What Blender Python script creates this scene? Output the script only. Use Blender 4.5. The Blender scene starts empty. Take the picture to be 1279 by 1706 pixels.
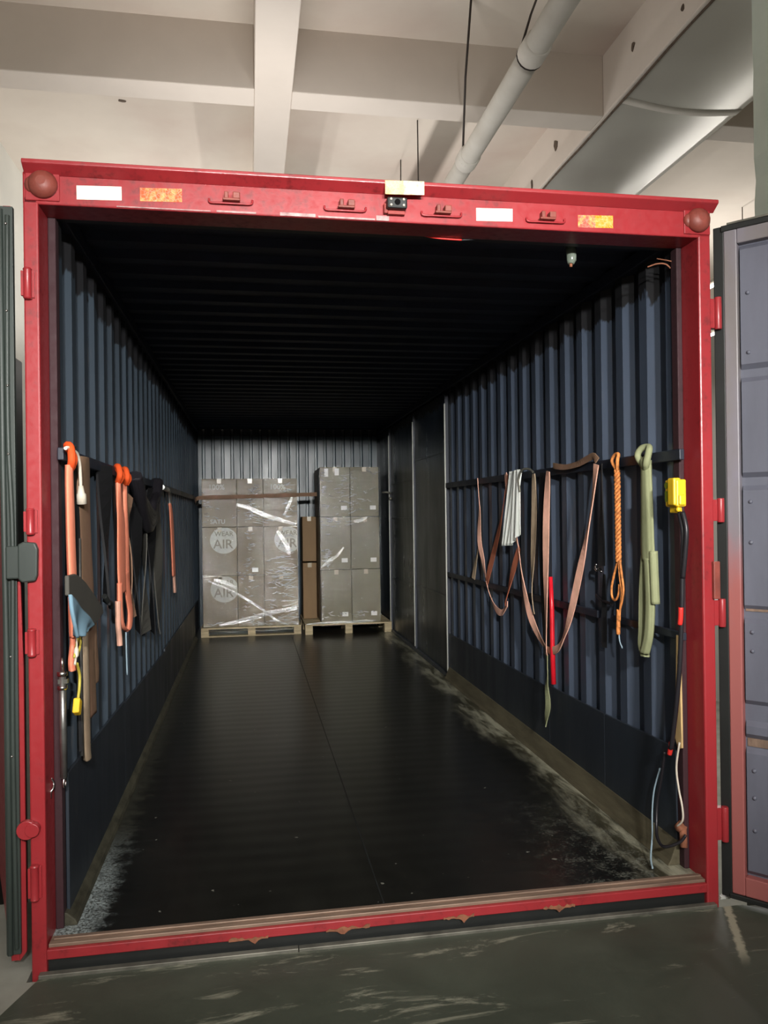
import bpy, bmesh, math, random
from mathutils import Vector, Matrix
random.seed(7)
S = bpy.context.scene
COL = S.collection
PI = math.pi

# ---------------------------------------------------------------- camera, world, exposure
F_PX, YAW, PITCH, ROLL = 1304.5, -0.16898, 0.00212, 0.01287
def camera_rotation():
    cy, sy = math.cos(YAW), math.sin(YAW); cp, sp = math.cos(PITCH), math.sin(PITCH); cr, sr = math.cos(ROLL), math.sin(ROLL)
    Rz = Matrix(((cy, -sy, 0), (sy, cy, 0), (0, 0, 1)))
    Rx = Matrix(((1, 0, 0), (0, cp, -sp), (0, sp, cp)))
    Ry = Matrix(((cr, 0, sr), (0, 1, 0), (-sr, 0, cr)))
    B = Matrix(((1, 0, 0), (0, 0, -1), (0, 1, 0)))       # camera axes -> (right, forward, up)
    return Rz @ Rx @ Ry @ B
cam_data = bpy.data.cameras.new('camera')
cam_data.sensor_fit = 'VERTICAL'; cam_data.sensor_height = 36.0
cam_data.lens = 36.0 * F_PX / 1706.0
cam_data.clip_start = 0.05; cam_data.clip_end = 100
cam = bpy.data.objects.new('camera', cam_data); COL.objects.link(cam)
cam.matrix_world = Matrix.Translation((0.7187, -2.6993, 1.3833)) @ camera_rotation().to_4x4()
S.camera = cam
w = bpy.data.worlds.new('world'); S.world = w; w.use_nodes = True
w.node_tree.nodes['Background'].inputs[0].default_value = (0.9, 0.95, 1.0, 1)
w.node_tree.nodes['Background'].inputs[1].default_value = 0.02
S.view_settings.view_transform = 'Standard'; S.view_settings.look = 'None'
S.view_settings.gamma = 1.0; S.view_settings.use_curve_mapping = False
S.view_settings.exposure = 0.35

# lamps: (x, y, z, length along y, watts, colour) ; ceiling tubes hang in the hall, two added uplights stay out of view, dock lamps shine into the container
HALL_AND_ADDED_TUBES = [   # end points, watts down, watts up
    ((-0.6, -3.4, 3.2), (0.8, -3.4, 3.2), 18, 12),
    ((1.2, -3.4, 3.2), (2.6, -3.4, 3.2), 20, 14),
    ((0.6, -6.2, 3.4), (2.2, -6.2, 3.4), 20, 3),
    ((2.0, 3.0, 2.80), (2.0, 4.4, 2.80), 5, 12),
    ((0.1, 5.0, 2.80), (0.1, 6.4, 2.80), 5, 25),
    ((4.75, 2.6, 3.35), (4.75, 5.2, 3.35), 60, 3),
    ((5.6, 4.2, 3.25), (5.6, 5.9, 3.25), 30, 15),
    ((0.1, 1.9, 2.62), (1.5, 1.9, 2.62), 2, 15.5),  # added uplight for the beam undersides, hidden behind the header
    ((-0.4, 3.3, 2.62), (-0.4, 4.7, 2.62), 2, 10),  # added uplight for the left ceiling, out of view
]
DOCK_LAMPS = [((0.78, -4.3, 2.47), 24), ((1.62, -4.3, 2.47), 24)]
TUBE_COL = (1.0, 0.965, 0.925)
DOCK_COL = (1.0, 0.985, 0.95)

# ---------------------------------------------------------------- mesh helpers
class MB:
    def __init__(s): s.v = []; s.f = []; s.fm = []; s.smooth = []
    def add(s, verts, faces, mi=0, smooth=False):
        o = len(s.v); s.v += [tuple(p) for p in verts]
        for f in faces: s.f.append(tuple(i + o for i in f)); s.fm.append(mi); s.smooth.append(smooth)
        return s
    def box(s, x0, x1, y0, y1, z0, z1, mi=0, rot=None):
        c = Vector(((x0+x1)/2, (y0+y1)/2, (z0+z1)/2))
        vs = []
        for x in (x0, x1):
            for y in (y0, y1):
                for z in (z0, z1):
                    p = Vector((x, y, z))
                    if rot is not None: p = c + rot @ (p - c)
                    vs.append(p)
        return s.add(vs, [(0,1,3,2),(4,6,7,5),(0,4,5,1),(2,3,7,6),(0,2,6,4),(1,5,7,3)], mi)
    def extrude(s, poly, fn0, fn1, mi=0):
        n = len(poly); a = [fn0(p) for p in poly]; b = [fn1(p) for p in poly]
        fs = [(i, (i+1) % n, (i+1) % n + n, i + n) for i in range(n)]
        fs += [tuple(range(n-1, -1, -1)), tuple(range(n, 2*n))]
        return s.add(a + b, fs, mi)
    def tube(s, pts, r, seg=10, mi=0, caps=True):
        pts = [Vector(p) for p in pts]; n = len(pts); rings = []
        rr = r if isinstance(r, (list, tuple)) else [r] * n
        t0 = (pts[1] - pts[0]).normalized()
        up = Vector((0, 0, 1)) if abs(t0.z) < .9 else Vector((0, 1, 0))
        nrm = t0.cross(up).normalized()
        vs = []
        for i, p in enumerate(pts):
            t = (pts[min(i+1, n-1)] - pts[max(i-1, 0)]).normalized()
            nrm = (nrm - t * nrm.dot(t)).normalized(); bn = t.cross(nrm)
            for k in range(seg):
                a = 2*PI*k/seg; vs.append(p + (nrm*math.cos(a) + bn*math.sin(a)) * rr[i])
        fs = []
        for i in range(n-1):
            for k in range(seg):
                fs.append((i*seg+k, i*seg+(k+1) % seg, (i+1)*seg+(k+1) % seg, (i+1)*seg+k))
        s.add(vs, fs, mi, True)
        if caps:
            o = len(s.v) - len(vs)
            s.f.append(tuple(o + k for k in range(seg-1, -1, -1))); s.fm.append(mi); s.smooth.append(False)
            s.f.append(tuple(o + (n-1)*seg + k for k in range(seg))); s.fm.append(mi); s.smooth.append(False)
        return s
    def ribbon(s, pts, width, side, thick=.003, mi=0, wid=None):
        """flat webbing swept along pts; side(i) = unit vector across the width"""
        pts = [Vector(p) for p in pts]; n = len(pts); vs = []
        for i, p in enumerate(pts):
            t = (pts[min(i+1, n-1)] - pts[max(i-1, 0)]).normalized()
            a = Vector(side(i / max(1, n-1)) if callable(side) else side); a = (a - t*a.dot(t)).normalized()
            b = t.cross(a).normalized(); w_ = (wid[i] if wid else width) / 2
            for sa, sb in ((-1, -1), (1, -1), (1, 1), (-1, 1)):
                vs.append(p + a*w_*sa + b*thick*.5*sb)
        fs = []
        for i in range(n-1):
            for k in range(4):
                fs.append((i*4+k, i*4+(k+1) % 4, (i+1)*4+(k+1) % 4, (i+1)*4+k))
        fs += [(3, 2, 1, 0), tuple((n-1)*4 + k for k in range(4))]
        return s.add(vs, fs, mi, False)
    def sphere(s, c, r, seg=20, rings=12, sc=(1, 1, 1), mi=0):
        c = Vector(c); vs = []; fs = []
        for j in range(rings+1):
            th = PI*j/rings
            for k in range(seg):
                a = 2*PI*k/seg
                vs.append(c + Vector((r*math.sin(th)*math.cos(a)*sc[0], r*math.sin(th)*math.sin(a)*sc[1], r*math.cos(th)*sc[2])))
        for j in range(rings):
            for k in range(seg):
                fs.append((j*seg+k, (j+1)*seg+k, (j+1)*seg+(k+1) % seg, j*seg+(k+1) % seg))
        return s.add(vs, fs, mi, True)
    def cyl(s, a, b, r, seg=20, mi=0): return s.tube([a, b], r, seg, mi)
    def build(s, name, mats, parent=None, bevel=0, merge=True):
        me = bpy.data.meshes.new(name)
        xs = [p[0] for p in s.v]; ys = [p[1] for p in s.v]; zs = [p[2] for p in s.v]
        c = Vector(((min(xs)+max(xs))/2, (min(ys)+max(ys))/2, min(zs)))
        me.from_pydata([tuple(Vector(p) - c) for p in s.v], [], s.f)
        mats = mats if isinstance(mats, (list, tuple)) else [mats]
        for m in mats: me.materials.append(m)
        for p, mi, sm in zip(me.polygons, s.fm, s.smooth): p.material_index = mi; p.use_smooth = sm
        bm = bmesh.new(); bm.from_mesh(me)
        if merge: bmesh.ops.remove_doubles(bm, verts=bm.verts, dist=1e-6)
        bmesh.ops.recalc_face_normals(bm, faces=bm.faces)
        bm.to_mesh(me); bm.free()
        o = bpy.data.objects.new(name, me); COL.objects.link(o)
        if parent is not None:
            o.parent = parent; o.location = c - WORLD_LOC[parent]; WORLD_LOC[o] = c
        else:
            o.location = c; WORLD_LOC[o] = c
        if bevel:
            b = o.modifiers.new('bevel', 'BEVEL'); b.width = bevel; b.segments = 2; b.limit_method = 'ANGLE'; b.angle_limit = .6
        return o
WORLD_LOC = {}
def thing(name, label, cat, loc, group=None):
    o = bpy.data.objects.new(name, None); COL.objects.link(o); o.location = loc; o.empty_display_size = .1
    WORLD_LOC[o] = Vector(loc); o['label'] = label; o['category'] = cat
    if group: o['group'] = group
    return o
def tag(o, label, cat, group=None):
    o['label'] = label; o['category'] = cat
    if group: o['group'] = group
    return o
def part_label(o, label): o['label'] = label; return o
def struct(name, mb, m, bevel=0):
    o = mb.build(name, m, bevel=bevel); o['kind'] = 'structure'; return o
def copy_thing(root, offset, label=None):
    offset = Vector(offset)
    r = root.copy(); COL.objects.link(r); r.location = root.location + offset
    WORLD_LOC[r] = WORLD_LOC[root] + offset
    if label: r['label'] = label
    for ch in list(root.children):
        c = ch.copy(); COL.objects.link(c); c.parent = r; WORLD_LOC[c] = WORLD_LOC[ch] + offset
        for g in list(ch.children):
            d = g.copy(); COL.objects.link(d); d.parent = c
    return r
def smooth_path(pts, sub=6):
    """Catmull-Rom through points"""
    P = [Vector(p) for p in pts]; out = []
    for i in range(len(P)-1):
        p0 = P[max(i-1, 0)]; p1 = P[i]; p2 = P[i+1]; p3 = P[min(i+2, len(P)-1)]
        for k in range(sub):
            t = k/sub
            out.append(.5*((2*p1) + (p2-p0)*t + (2*p0-5*p1+4*p2-p3)*t*t + (3*p1-p0-3*p2+p3)*t*t*t))
    out.append(P[-1]); return out

# ---------------------------------------------------------------- materials
def lin(c):
    f = lambda v: v/12.92 if v <= .04045 else ((v+.055)/1.055)**2.4
    return (f(c[0]/255), f(c[1]/255), f(c[2]/255), 1)
class NT:
    def __init__(s, name):
        s.m = bpy.data.materials.new(name); s.m.use_nodes = True; s.nt = s.m.node_tree; s.n = s.nt.nodes; s.l = s.nt.links
        s.b = s.n['Principled BSDF']; s.out = s.n['Material Output']
        g = s.n.new('ShaderNodeNewGeometry'); s.pos = g.outputs['Position']
    def link(s, a, b): s.l.new(a, b)
    def mapping(s, scale, loc=(0, 0, 0)):
        m = s.n.new('ShaderNodeMapping'); s.link(s.pos, m.inputs[0]); m.inputs['Scale'].default_value = scale; m.inputs['Location'].default_value = loc
        return m.outputs[0]
    def noise(s, scale=(1, 1, 1), sc=5, detail=4, rough=.6, dist=0, loc=(0, 0, 0)):
        t = s.n.new('ShaderNodeTexNoise'); s.link(s.mapping(scale, loc), t.inputs['Vector'])
        t.inputs['Scale'].default_value = sc; t.inputs['Detail'].default_value = detail; t.inputs['Roughness'].default_value = rough
        t.inputs['Distortion'].default_value = dist
        return t.outputs['Fac']
    def ramp(s, fac, a, b, ca=(0, 0, 0, 1), cb=(1, 1, 1, 1)):
        r = s.n.new('ShaderNodeValToRGB'); s.link(fac, r.inputs[0]); e = r.color_ramp.elements
        e[0].position = a; e[0].color = ca; e[1].position = b; e[1].color = cb
        return r.outputs[0]
    def mix(s, fac, a, b):
        m = s.n.new('ShaderNodeMix'); m.data_type = 'RGBA'
        if hasattr(fac, 'node'): s.link(fac, m.inputs[0])
        else: m.inputs[0].default_value = fac
        for i, x in ((6, a), (7, b)):
            if hasattr(x, 'node'): s.link(x, m.inputs[i])
            else: m.inputs[i].default_value = x
        return m.outputs[2]
    def math(s, op, a, b=0.0, c=None):
        m = s.n.new('ShaderNodeMath'); m.operation = op
        for i, x in enumerate((a, b) if c is None else (a, b, c)):
            if hasattr(x, 'node'): s.link(x, m.inputs[i])
            else: m.inputs[i].default_value = x
        return m.outputs[0]
    def xyz(s):
        x = s.n.new('ShaderNodeSeparateXYZ'); s.link(s.pos, x.inputs[0]); return x.outputs
    def smoothstep(s, v, a, b):
        m = s.n.new('ShaderNodeMapRange'); m.interpolation_type = 'SMOOTHSTEP'; s.link(v, m.inputs[0])
        m.inputs[1].default_value = a; m.inputs[2].default_value = b; return m.outputs[0]
    def bump(s, h, strength=.3, dist=.01):
        b = s.n.new('ShaderNodeBump'); b.inputs['Strength'].default_value = strength; b.inputs['Distance'].default_value = dist
        s.link(h, b.inputs['Height']); s.link(b.outputs[0], s.b.inputs['Normal']); return b.outputs[0]
    def set(s, col=None, rough=None, metal=None, spec=None):
        for k, v in (('Base Color', col), ('Roughness', rough), ('Metallic', metal), ('Specular IOR Level', spec)):
            if v is None: continue
            if hasattr(v, 'node'): s.link(v, s.b.inputs[k])
            else: s.b.inputs[k].default_value = v
        return s.m
def simple(name, rgb, rough=.6, metal=0, var=.25, scale=6, bump=.1, spec=.5, stretch=(1, 1, 1)):
    t = NT(name); c = lin(rgb); n = t.noise(stretch, scale)
    dark = tuple(x*(1-var) for x in c[:3]) + (1,); lite = tuple(min(1, x*(1+var)) for x in c[:3]) + (1,)
    t.set(t.ramp(n, .3, .7, dark, lite), rough, metal, spec)
    if bump: t.bump(t.noise(stretch, scale*6), bump, .004)
    return t.m
M = {}
def paint(name, rgb, dirt=(40, 22, 20), amt=.35, rough=.38, coat=False):
    t = NT(name); c = lin(rgb)
    n1 = t.noise((1, 1, .35), 3.0, 6, .65); n2 = t.noise((1, 1, 1), 40, 4, .6)
    base = t.mix(t.ramp(n1, .45, .8), c, tuple(x*.72 for x in c[:3]) + (1,))
    k = t.ramp(t.math('MULTIPLY', n1, n2), .30, .42)
    base = t.mix(t.math('MULTIPLY', k, amt), base, lin(dirt))
    t.set(base, t.ramp(n2, .2, .8, (rough-.08,)*3+(1,), (rough+.15,)*3+(1,)), 0, .5)
    t.bump(n2, .12, .003); return t.m
M['red'] = paint('red_enamel', (156, 44, 49), (70, 20, 20), .5, .33)
M['red_dark'] = paint('red_enamel_worn', (150, 50, 44), (60, 30, 26), .8, .55)
M['jamb'] = paint('shade_darkened_jamb_paint', (52, 24, 30), (34, 16, 18), .6, .7)  # jamb red darkened to put the shade of the reveal into its colour
M['black'] = simple('black_rubber', (26, 28, 27), .55)
M['seal'] = simple('green_black_door_seal', (52, 60, 56), .5, 0, .3, 4, .1, .5, (1, 1, .3))
M['silver'] = simple('bare_steel', (165, 165, 162), .32, .9, .3, 12)
M['grey_metal'] = simple('scuffed_grey_steel', (120, 118, 108), .5, .5, .4, 9)
M['worn'] = simple('scraped_pinkish_steel', (150, 118, 116), .45, .3, .5, 30)
M['chrome'] = simple('bright_steel', (215, 215, 215), .2, 1, .1, 20, 0)

def container_blue(name, rgb, coat_z=None, rough=.36, coatvar=.07):
    t = NT(name); c = lin(rgb)
    n1 = t.noise((1, 1, .25), 4, 5, .6); n2 = t.noise((1, 1, 1), 55, 3, .6); n3 = t.noise((1, 1, .15), 9, 6, .7, 0, (3, 1, 2))
    base = t.mix(t.ramp(n1, .3, .75), c, tuple(x*.6 for x in c[:3]) + (1,))
    base = t.mix(t.math('MULTIPLY', t.ramp(n3, .62, .72), .35), base, lin((100, 92, 84)))
    rgh = t.ramp(n1, .3, .7, (rough-.06,)*3+(1,), (rough+.14,)*3+(1,))
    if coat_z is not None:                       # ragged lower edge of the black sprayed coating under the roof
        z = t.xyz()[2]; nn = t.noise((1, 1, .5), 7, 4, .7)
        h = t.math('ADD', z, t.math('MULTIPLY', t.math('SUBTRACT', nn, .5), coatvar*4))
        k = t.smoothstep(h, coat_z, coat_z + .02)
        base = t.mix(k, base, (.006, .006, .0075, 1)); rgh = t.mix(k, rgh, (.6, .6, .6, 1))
    t.set(base, rgh, .0, .5); t.bump(n2, .10, .003); return t.m
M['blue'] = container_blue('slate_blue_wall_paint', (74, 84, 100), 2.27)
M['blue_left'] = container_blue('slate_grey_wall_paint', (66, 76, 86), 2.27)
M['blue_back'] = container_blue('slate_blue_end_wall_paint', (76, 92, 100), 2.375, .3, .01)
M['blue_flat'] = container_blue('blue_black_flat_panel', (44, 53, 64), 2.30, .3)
M['kick'] = container_blue('slate_kick_plate_paint', (48, 55, 64), None, .42)
M['rail'] = container_blue('dark_navy_rail_paint', (36, 42, 56), None, .45)
M['roof'] = simple('black_roof_coating', (32, 36, 50), .62, 0, .3, 5, .1, .3)
M['door_blue'] = container_blue('grey_blue_door_paint', (108, 110, 123), None, .45)

def floor_mat():
    t = NT('black_oily_floor_boards'); x, y, z = t.xyz()
    n1 = t.noise((1, .35, 1), 3.2, 7, .68, .3); n2 = t.noise((1, 1, 1), 38, 5, .75); n3 = t.noise((1, .2, 1), 1.6, 3, .5)
    base = t.mix(t.ramp(n1, .35, .75), (.0065, .0065, .0056, 1), (.016, .0155, .013, 1))
    # pale dust drifted along the two long sides, thickest by the door
    ns = t.noise((7, 1.3, 1), 1.6, 7, .72, .4, (1, 8, 3)); pw = t.noise((1, 1, 1), 90, 4, .8); clump = t.noise((1, 1, 1), 14, 6, .75, 0, (2, 2, 2))
    right = t.smoothstep(t.math('ADD', x, t.math('MULTIPLY', t.math('SUBTRACT', n1, .5), .5)), 2.10, 2.30)
    front = t.smoothstep(t.math('MULTIPLY', y, -1), -1.2, -.1)
    left = t.smoothstep(t.math('ADD', t.math('MULTIPLY', x, -1), t.math('MULTIPLY', t.math('SUBTRACT', clump, .5), .30)), -.235, -.12)
    dr = t.math('MULTIPLY', right, t.ramp(ns, .44, .60))
    haze = t.math('MULTIPLY', right, .30)
    dl = t.math('MULTIPLY', t.math('MULTIPLY', left, t.ramp(pw, .40, .58)), t.smoothstep(t.math('MULTIPLY', y, -1), -1.0, -.25))
    dl2 = t.math('MULTIPLY', left, .22)
    base = t.mix(haze, base, lin((112, 108, 84)))
    base = t.mix(dl2, base, lin((104, 104, 90)))
    base = t.mix(t.math('MULTIPLY', dr, .85), base, lin((176, 174, 152)))
    base = t.mix(t.math('MULTIPLY', dl, .85), base, lin((178, 190, 190)))
    pd = t.math('MULTIPLY', t.math('MULTIPLY', front, t.smoothstep(x, 1.7, 2.2)), t.ramp(t.math('MULTIPLY', pw, clump), .26, .34))
    base = t.mix(t.math('MULTIPLY', pd, .5), base, lin((150, 152, 140)))
    flecks = t.ramp(t.noise((1, 1, 1), 24, 2, .5, 0, (5, 5, 5)), .735, .75)
    base = t.mix(t.math('MULTIPLY', flecks, .6), base, lin((140, 140, 130)))
    scuff = t.math('MULTIPLY', t.ramp(n3, .60, .74), .10)
    base = t.mix(scuff, base, lin((110, 110, 100)))
    rough = t.ramp(n1, .3, .75, (.285, .285, .285, 1), (.30, .30, .30, 1))
    wv = t.n.new('ShaderNodeTexWave'); wv.bands_direction = 'Y'; t.link(t.pos, wv.inputs['Vector']); wv.inputs['Scale'].default_value = 2.6; wv.inputs['Distortion'].default_value = 1.2; wv.inputs['Detail'].default_value = 1
    t.set(base, rough, 0, .5); t.bump(t.math('ADD', wv.outputs['Fac'], t.math('MULTIPLY', n2, .25)), .22, .003); return t.m
M['cfloor'] = floor_mat()
def dock_mat():
    t = NT('black_steel_dock_plate')
    n1 = t.noise((1, 1, 1), 2.3, 8, .7, .4); n2 = t.noise((.5, 2.2, 1), 5, 8, .75, .6, (4, 2, 0)); n3 = t.noise((1, 1, 1), 45, 3, .6)
    base = t.mix(t.ramp(n1, .3, .7), lin((58, 63, 54)), lin((76, 81, 70)))
    base = t.mix(t.math('MULTIPLY', t.ramp(n2, .58, .67), .75), base, lin((150, 150, 132)))
    x, y, z = t.xyz()                            # pale scrape left by dragged pallets, running from the right door towards the hall
    dd = t.math('ABSOLUTE', t.math('SUBTRACT', x, t.math('MULTIPLY_ADD', y, .46, 2.462)))
    ln = t.math('MULTIPLY', t.smoothstep(t.math('MULTIPLY', t.math('ADD', dd, t.math('MULTIPLY', t.math('SUBTRACT', n3, .5), .03)), -1), -.022, -.008), t.smoothstep(y, -.42, -.30))
    base = t.mix(t.math('MULTIPLY', ln, .75), base, lin((176, 172, 150)))
    t.set(base, t.ramp(n1, .3, .7, (.38, .38, .38, 1), (.6, .6, .6, 1)), 0, .45); t.bump(n3, .15, .004); return t.m
M['dock'] = dock_mat()
def concrete(name, a, b, sc=2.5, bs=.2, stains=0, stain=(150, 120, 110)):
    t = NT(name); n = t.noise((1, 1, 1), sc, 8, .6); n3 = t.noise((1, 1, 1), 30, 5, .6)
    base = t.mix(t.ramp(n, .3, .72), lin(a), lin(b))
    if stains: base = t.mix(t.math('MULTIPLY', t.ramp(t.noise((1, 1, 1), .7, 5, .55, .2, (2, 7, 1)), .48, .72), stains), base, lin(stain))
    t.set(base, .8, 0, .3); t.bump(n3, bs, .004); return t.m
M['concrete'] = concrete('grey_concrete_floor', (120, 120, 110), (160, 160, 150))
M['plaster'] = concrete('cream_painted_plaster', (208, 198, 186), (222, 212, 200), .8, .08, .45, (188, 160, 150))
M['beam'] = concrete('cream_painted_beam', (210, 200, 190), (224, 214, 204), 1.0, .08)
M['wall'] = concrete('off_white_wall', (205, 205, 198), (225, 224, 216), 1, .08)
M['column'] = concrete('pale_green_plaster', (204, 214, 202), (218, 226, 214), 3, .15)
M['bare'] = simple('bare_brown_masonry', (92, 78, 66), .9, 0, .4, 25)
M['curb'] = simple('weathered_wood_curb', (92, 86, 68), .7, 0, .35, 5, .2, .3, (3, .5, 3))
M['curb_left'] = simple('grimy_olive_curb', (66, 64, 52), .7, 0, .5, 9, .2, .3, (3, 1, 3))
M['sill'] = simple('worn_brown_aluminium_sill', (138, 116, 100), .5, .3, .35, 14, .1, .5, (.3, 3, 1))
M['rust'] = simple('orange_rust', (136, 86, 62), .85, 0, .4, 30)
def carton_mat(name, rgb):
    t = NT(name); c = lin(rgb); n = t.noise((1, 1, .2), 6, 5, .6); st = t.noise((40, 40, .6), 3, 2, .5)
    base = t.mix(t.ramp(n, .3, .75), c, tuple(x*.78 for x in c[:3]) + (1,))
    t.set(base, .62, 0, .35); t.bump(st, .15, .002); return t.m
M['carton'] = carton_mat('kraft_cardboard', (114, 102, 78))
M['carton_olive'] = carton_mat('olive_kraft_cardboard', (110, 105, 80))
M['carton_brown'] = carton_mat('plain_brown_cardboard', (134, 106, 72))
M['tape'] = simple('clear_brown_tape', (172, 160, 136), .25, 0, .1, 10, .05)
M['label'] = simple('white_paper_label', (205, 205, 196), .5, 0, .06, 20, 0)
M['print'] = simple('pale_grey_print', (152, 152, 138), .55, 0, .12, 18, 0)
M['ink'] = simple('grey_brown_ink', (100, 94, 78), .6, 0, .15, 18, 0)
M['wood'] = simple('pale_pallet_wood', (176, 160, 128), .7, 0, .25, 12, .2, .3, (.4, 2, 3))
def webbing(name, rgb, dirt=None, amt=.5):
    t = NT(name); c = lin(rgb); n = t.noise((1, 1, .5), 5, 5, .65); wv = t.noise((60, 60, 200), 6, 2, .5)
    base = t.mix(t.math('MULTIPLY', t.ramp(n, .38, .66), amt), c, lin(dirt) if dirt else tuple(x*.7 for x in c[:3]) + (1,))
    t.set(base, .72, 0, .3); t.bump(wv, .25, .002); return t.m
M['orange'] = webbing('salmon_orange_webbing', (250, 152, 122), (238, 132, 100), .6)
M['orange_knot'] = webbing('deep_orange_webbing', (226, 84, 34))
M['pink'] = webbing('faded_pink_webbing', (244, 186, 164), (178, 140, 116), .8)
M['tan'] = webbing('grubby_tan_webbing', (176, 156, 130), (120, 102, 84), .8)
M['rustweb'] = webbing('dirty_orange_brown_webbing', (176, 100, 74), (112, 78, 60), .7)
M['brownweb'] = webbing('dusty_brown_sling', (140, 108, 88), (104, 86, 64), .8)
M['green'] = webbing('pale_olive_sling', (150, 154, 118), (118, 122, 90), .7)
M['blackweb'] = webbing('black_webbing', (22, 22, 24))
M['whitecloth'] = webbing('white_cloth', (252, 255, 248), (226, 236, 224), .6)
M['rope'] = simple('orange_rope', (206, 128, 66), .7, 0, .5, 60, .3)
M['yellow'] = simple('yellow_plastic', (232, 190, 40), .35, 0, .12, 10, .03)
M['yellowcord'] = simple('yellow_cord', (190, 176, 70), .5, 0, .1, 10, 0)
M['olive_ink'] = simple('olive_mark', (120, 130, 30), .5, 0, .1, 10, 0)
M['white_plastic'] = simple('off_white_plastic', (205, 196, 180), .45, 0, .08, 10, 0)
M['bluecloth'] = webbing('powder_blue_cloth', (128, 160, 178), (108, 140, 158), .6)
M['greycloth'] = webbing('dark_grey_felt', (82, 80, 74), (68, 68, 64), .5)
M['redrod'] = simple('glossy_red_rod', (210, 30, 44), .3, 0, .2, 12, .02)
M['cable'] = simple('black_cable', (34, 32, 36), .4, 0, .1, 10, 0)
M['redcable'] = simple('red_cable', (214, 50, 44), .4, 0, .1, 10, 0)
M['lightblue'] = simple('pale_blue_cord', (150, 172, 184), .5, 0, .1, 10, 0)
M['ply'] = simple('torn_yellow_plywood', (196, 166, 116), .75, 0, .25, 14, .3, .3, (2, 2, .4))
M['lens'] = simple('dark_glass_lens', (8, 8, 12), .08, 0, 0, 5, 0)
M['glassy'] = simple('cloudy_green_glass', (120, 130, 118), .15, 0, .3, 30, .05)
M['dirtycasting'] = simple('brown_red_casting', (128, 62, 52), .5, 0, .3, 14, .2)
M['pipe'] = concrete('off_white_pipe_paint', (196, 190, 180), (216, 212, 204), 3, .08, .3, (150, 140, 128))
M['wire'] = simple('rusty_black_wire', (52, 44, 40), .6)
def duct_mat():
    t = NT('galvanised_duct_sheet'); n = t.noise((.6, .4, 1), 3, 2, .4)
    t.set(t.ramp(n, .3, .7, lin((190, 186, 178)), lin((214, 212, 204))), t.ramp(n, .2, .8, (.20, .20, .20, 1), (.27, .27, .27, 1)), .35)
    t.bump(n, .25, .02); return t.m
M['duct'] = duct_mat()
def reflector_mat(name, a, b, c2, split):
    """reflective tape, colour blocks along x with a printed honeycomb; split = x where the second colour starts"""
    t = NT(name); x, y, z = t.xyz()
    v = t.n.new('ShaderNodeTexVoronoi'); v.feature = 'DISTANCE_TO_EDGE'; t.link(t.mapping((1, 1, 1)), v.inputs[0]); v.inputs['Scale'].default_value = 90
    n = t.noise((1, 1, 1), 35, 3, .6)
    col = t.mix(t.math('GREATER_THAN', x, split), lin(a), lin(b))
    col = t.mix(t.ramp(n, .45, .62), col, lin(c2))
    col = t.mix(t.math('MULTIPLY', t.ramp(v.outputs[0], .0, .08, (1, 1, 1, 1), (0, 0, 0, 1)), .2), col, lin((255, 250, 230)))
    t.set(col, .25, 0, .8); return t.m
M['refl_white'] = reflector_mat('white_reflective_tape', (255, 253, 240), (255, 253, 236), (255, 250, 225), 99)
M['refl_red'] = reflector_mat('red_orange_reflective_tape', (255, 84, 36), (255, 110, 50), (255, 150, 84), 99)
M['refl_amber'] = reflector_mat('amber_reflective_tape', (255, 214, 150), (255, 245, 200), (255, 190, 120), 1.25)
M['refl_redamber'] = reflector_mat('red_and_amber_reflective_tape', (236, 100, 84), (255, 150, 30), (255, 176, 90), 1.965)
def film_mat(name='stretch_film', base_fac=.02, hi=.075, extra=0.0, diff=.05):
    t = NT(name); nt = t
    t.n.remove(t.b)
    big = t.noise((.30, .30, 5.5), 4.0, 4, .6, .5); fine = t.noise((.22, .22, 4), 22, 5, .7, .5, (3, 3, 3)); patch = t.noise((1, 1, 1), 3.2, 4, .6, .3, (9, 4, 2))
    h = t.math('ADD', t.math('MULTIPLY', big, .6), t.math('MULTIPLY', fine, .22))
    b = t.n.new('ShaderNodeBump'); b.inputs['Strength'].default_value = 1.0; b.inputs['Distance'].default_value = .012; t.link(h, b.inputs['Height'])
    gl = t.n.new('ShaderNodeBsdfGlossy'); gl.inputs['Roughness'].default_value = .115; gl.inputs['Color'].default_value = (1, 1, .97, 1); t.link(b.outputs[0], gl.inputs['Normal'])
    df = t.n.new('ShaderNodeBsdfDiffuse'); df.inputs['Color'].default_value = (.75, .76, .72, 1)
    tr = t.n.new('ShaderNodeBsdfTransparent')
    m0 = t.n.new('ShaderNodeMixShader'); m0.inputs[0].default_value = diff; t.link(gl.outputs[0], m0.inputs[1]); t.link(df.outputs[0], m0.inputs[2])
    m1 = t.n.new('ShaderNodeMixShader'); t.link(tr.outputs[0], m1.inputs[1]); t.link(m0.outputs[0], m1.inputs[2])
    fac = t.math('ADD', t.math('MULTIPLY', t.ramp(patch, .35, .7), hi - base_fac), base_fac + extra)
    t.link(fac, m1.inputs[0]); t.link(m1.outputs[0], t.out.inputs[0]); return t.m
M['film'] = film_mat()
M['pleat'] = film_mat('gathered_stretch_film', .16, .3, 0, .3)
M['glint_crease'] = film_mat('glint_film_crease', .5, .85, 0, .5)  # white diffuse paints glints onto these film creases
def emit(name, rgb, st):
    m = bpy.data.materials.new(name); m.use_nodes = True; b = m.node_tree.nodes['Principled BSDF']
    b.inputs['Base Color'].default_value = (.8, .8, .8, 1); b.inputs['Emission Color'].default_value = rgb + (1,); b.inputs['Emission Strength'].default_value = st
    return m
M['tube'] = emit('lit_fluorescent_tube', TUBE_COL, 9.0)
M['ledface'] = emit('lit_lamp_face', DOCK_COL, 14.0)

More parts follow.
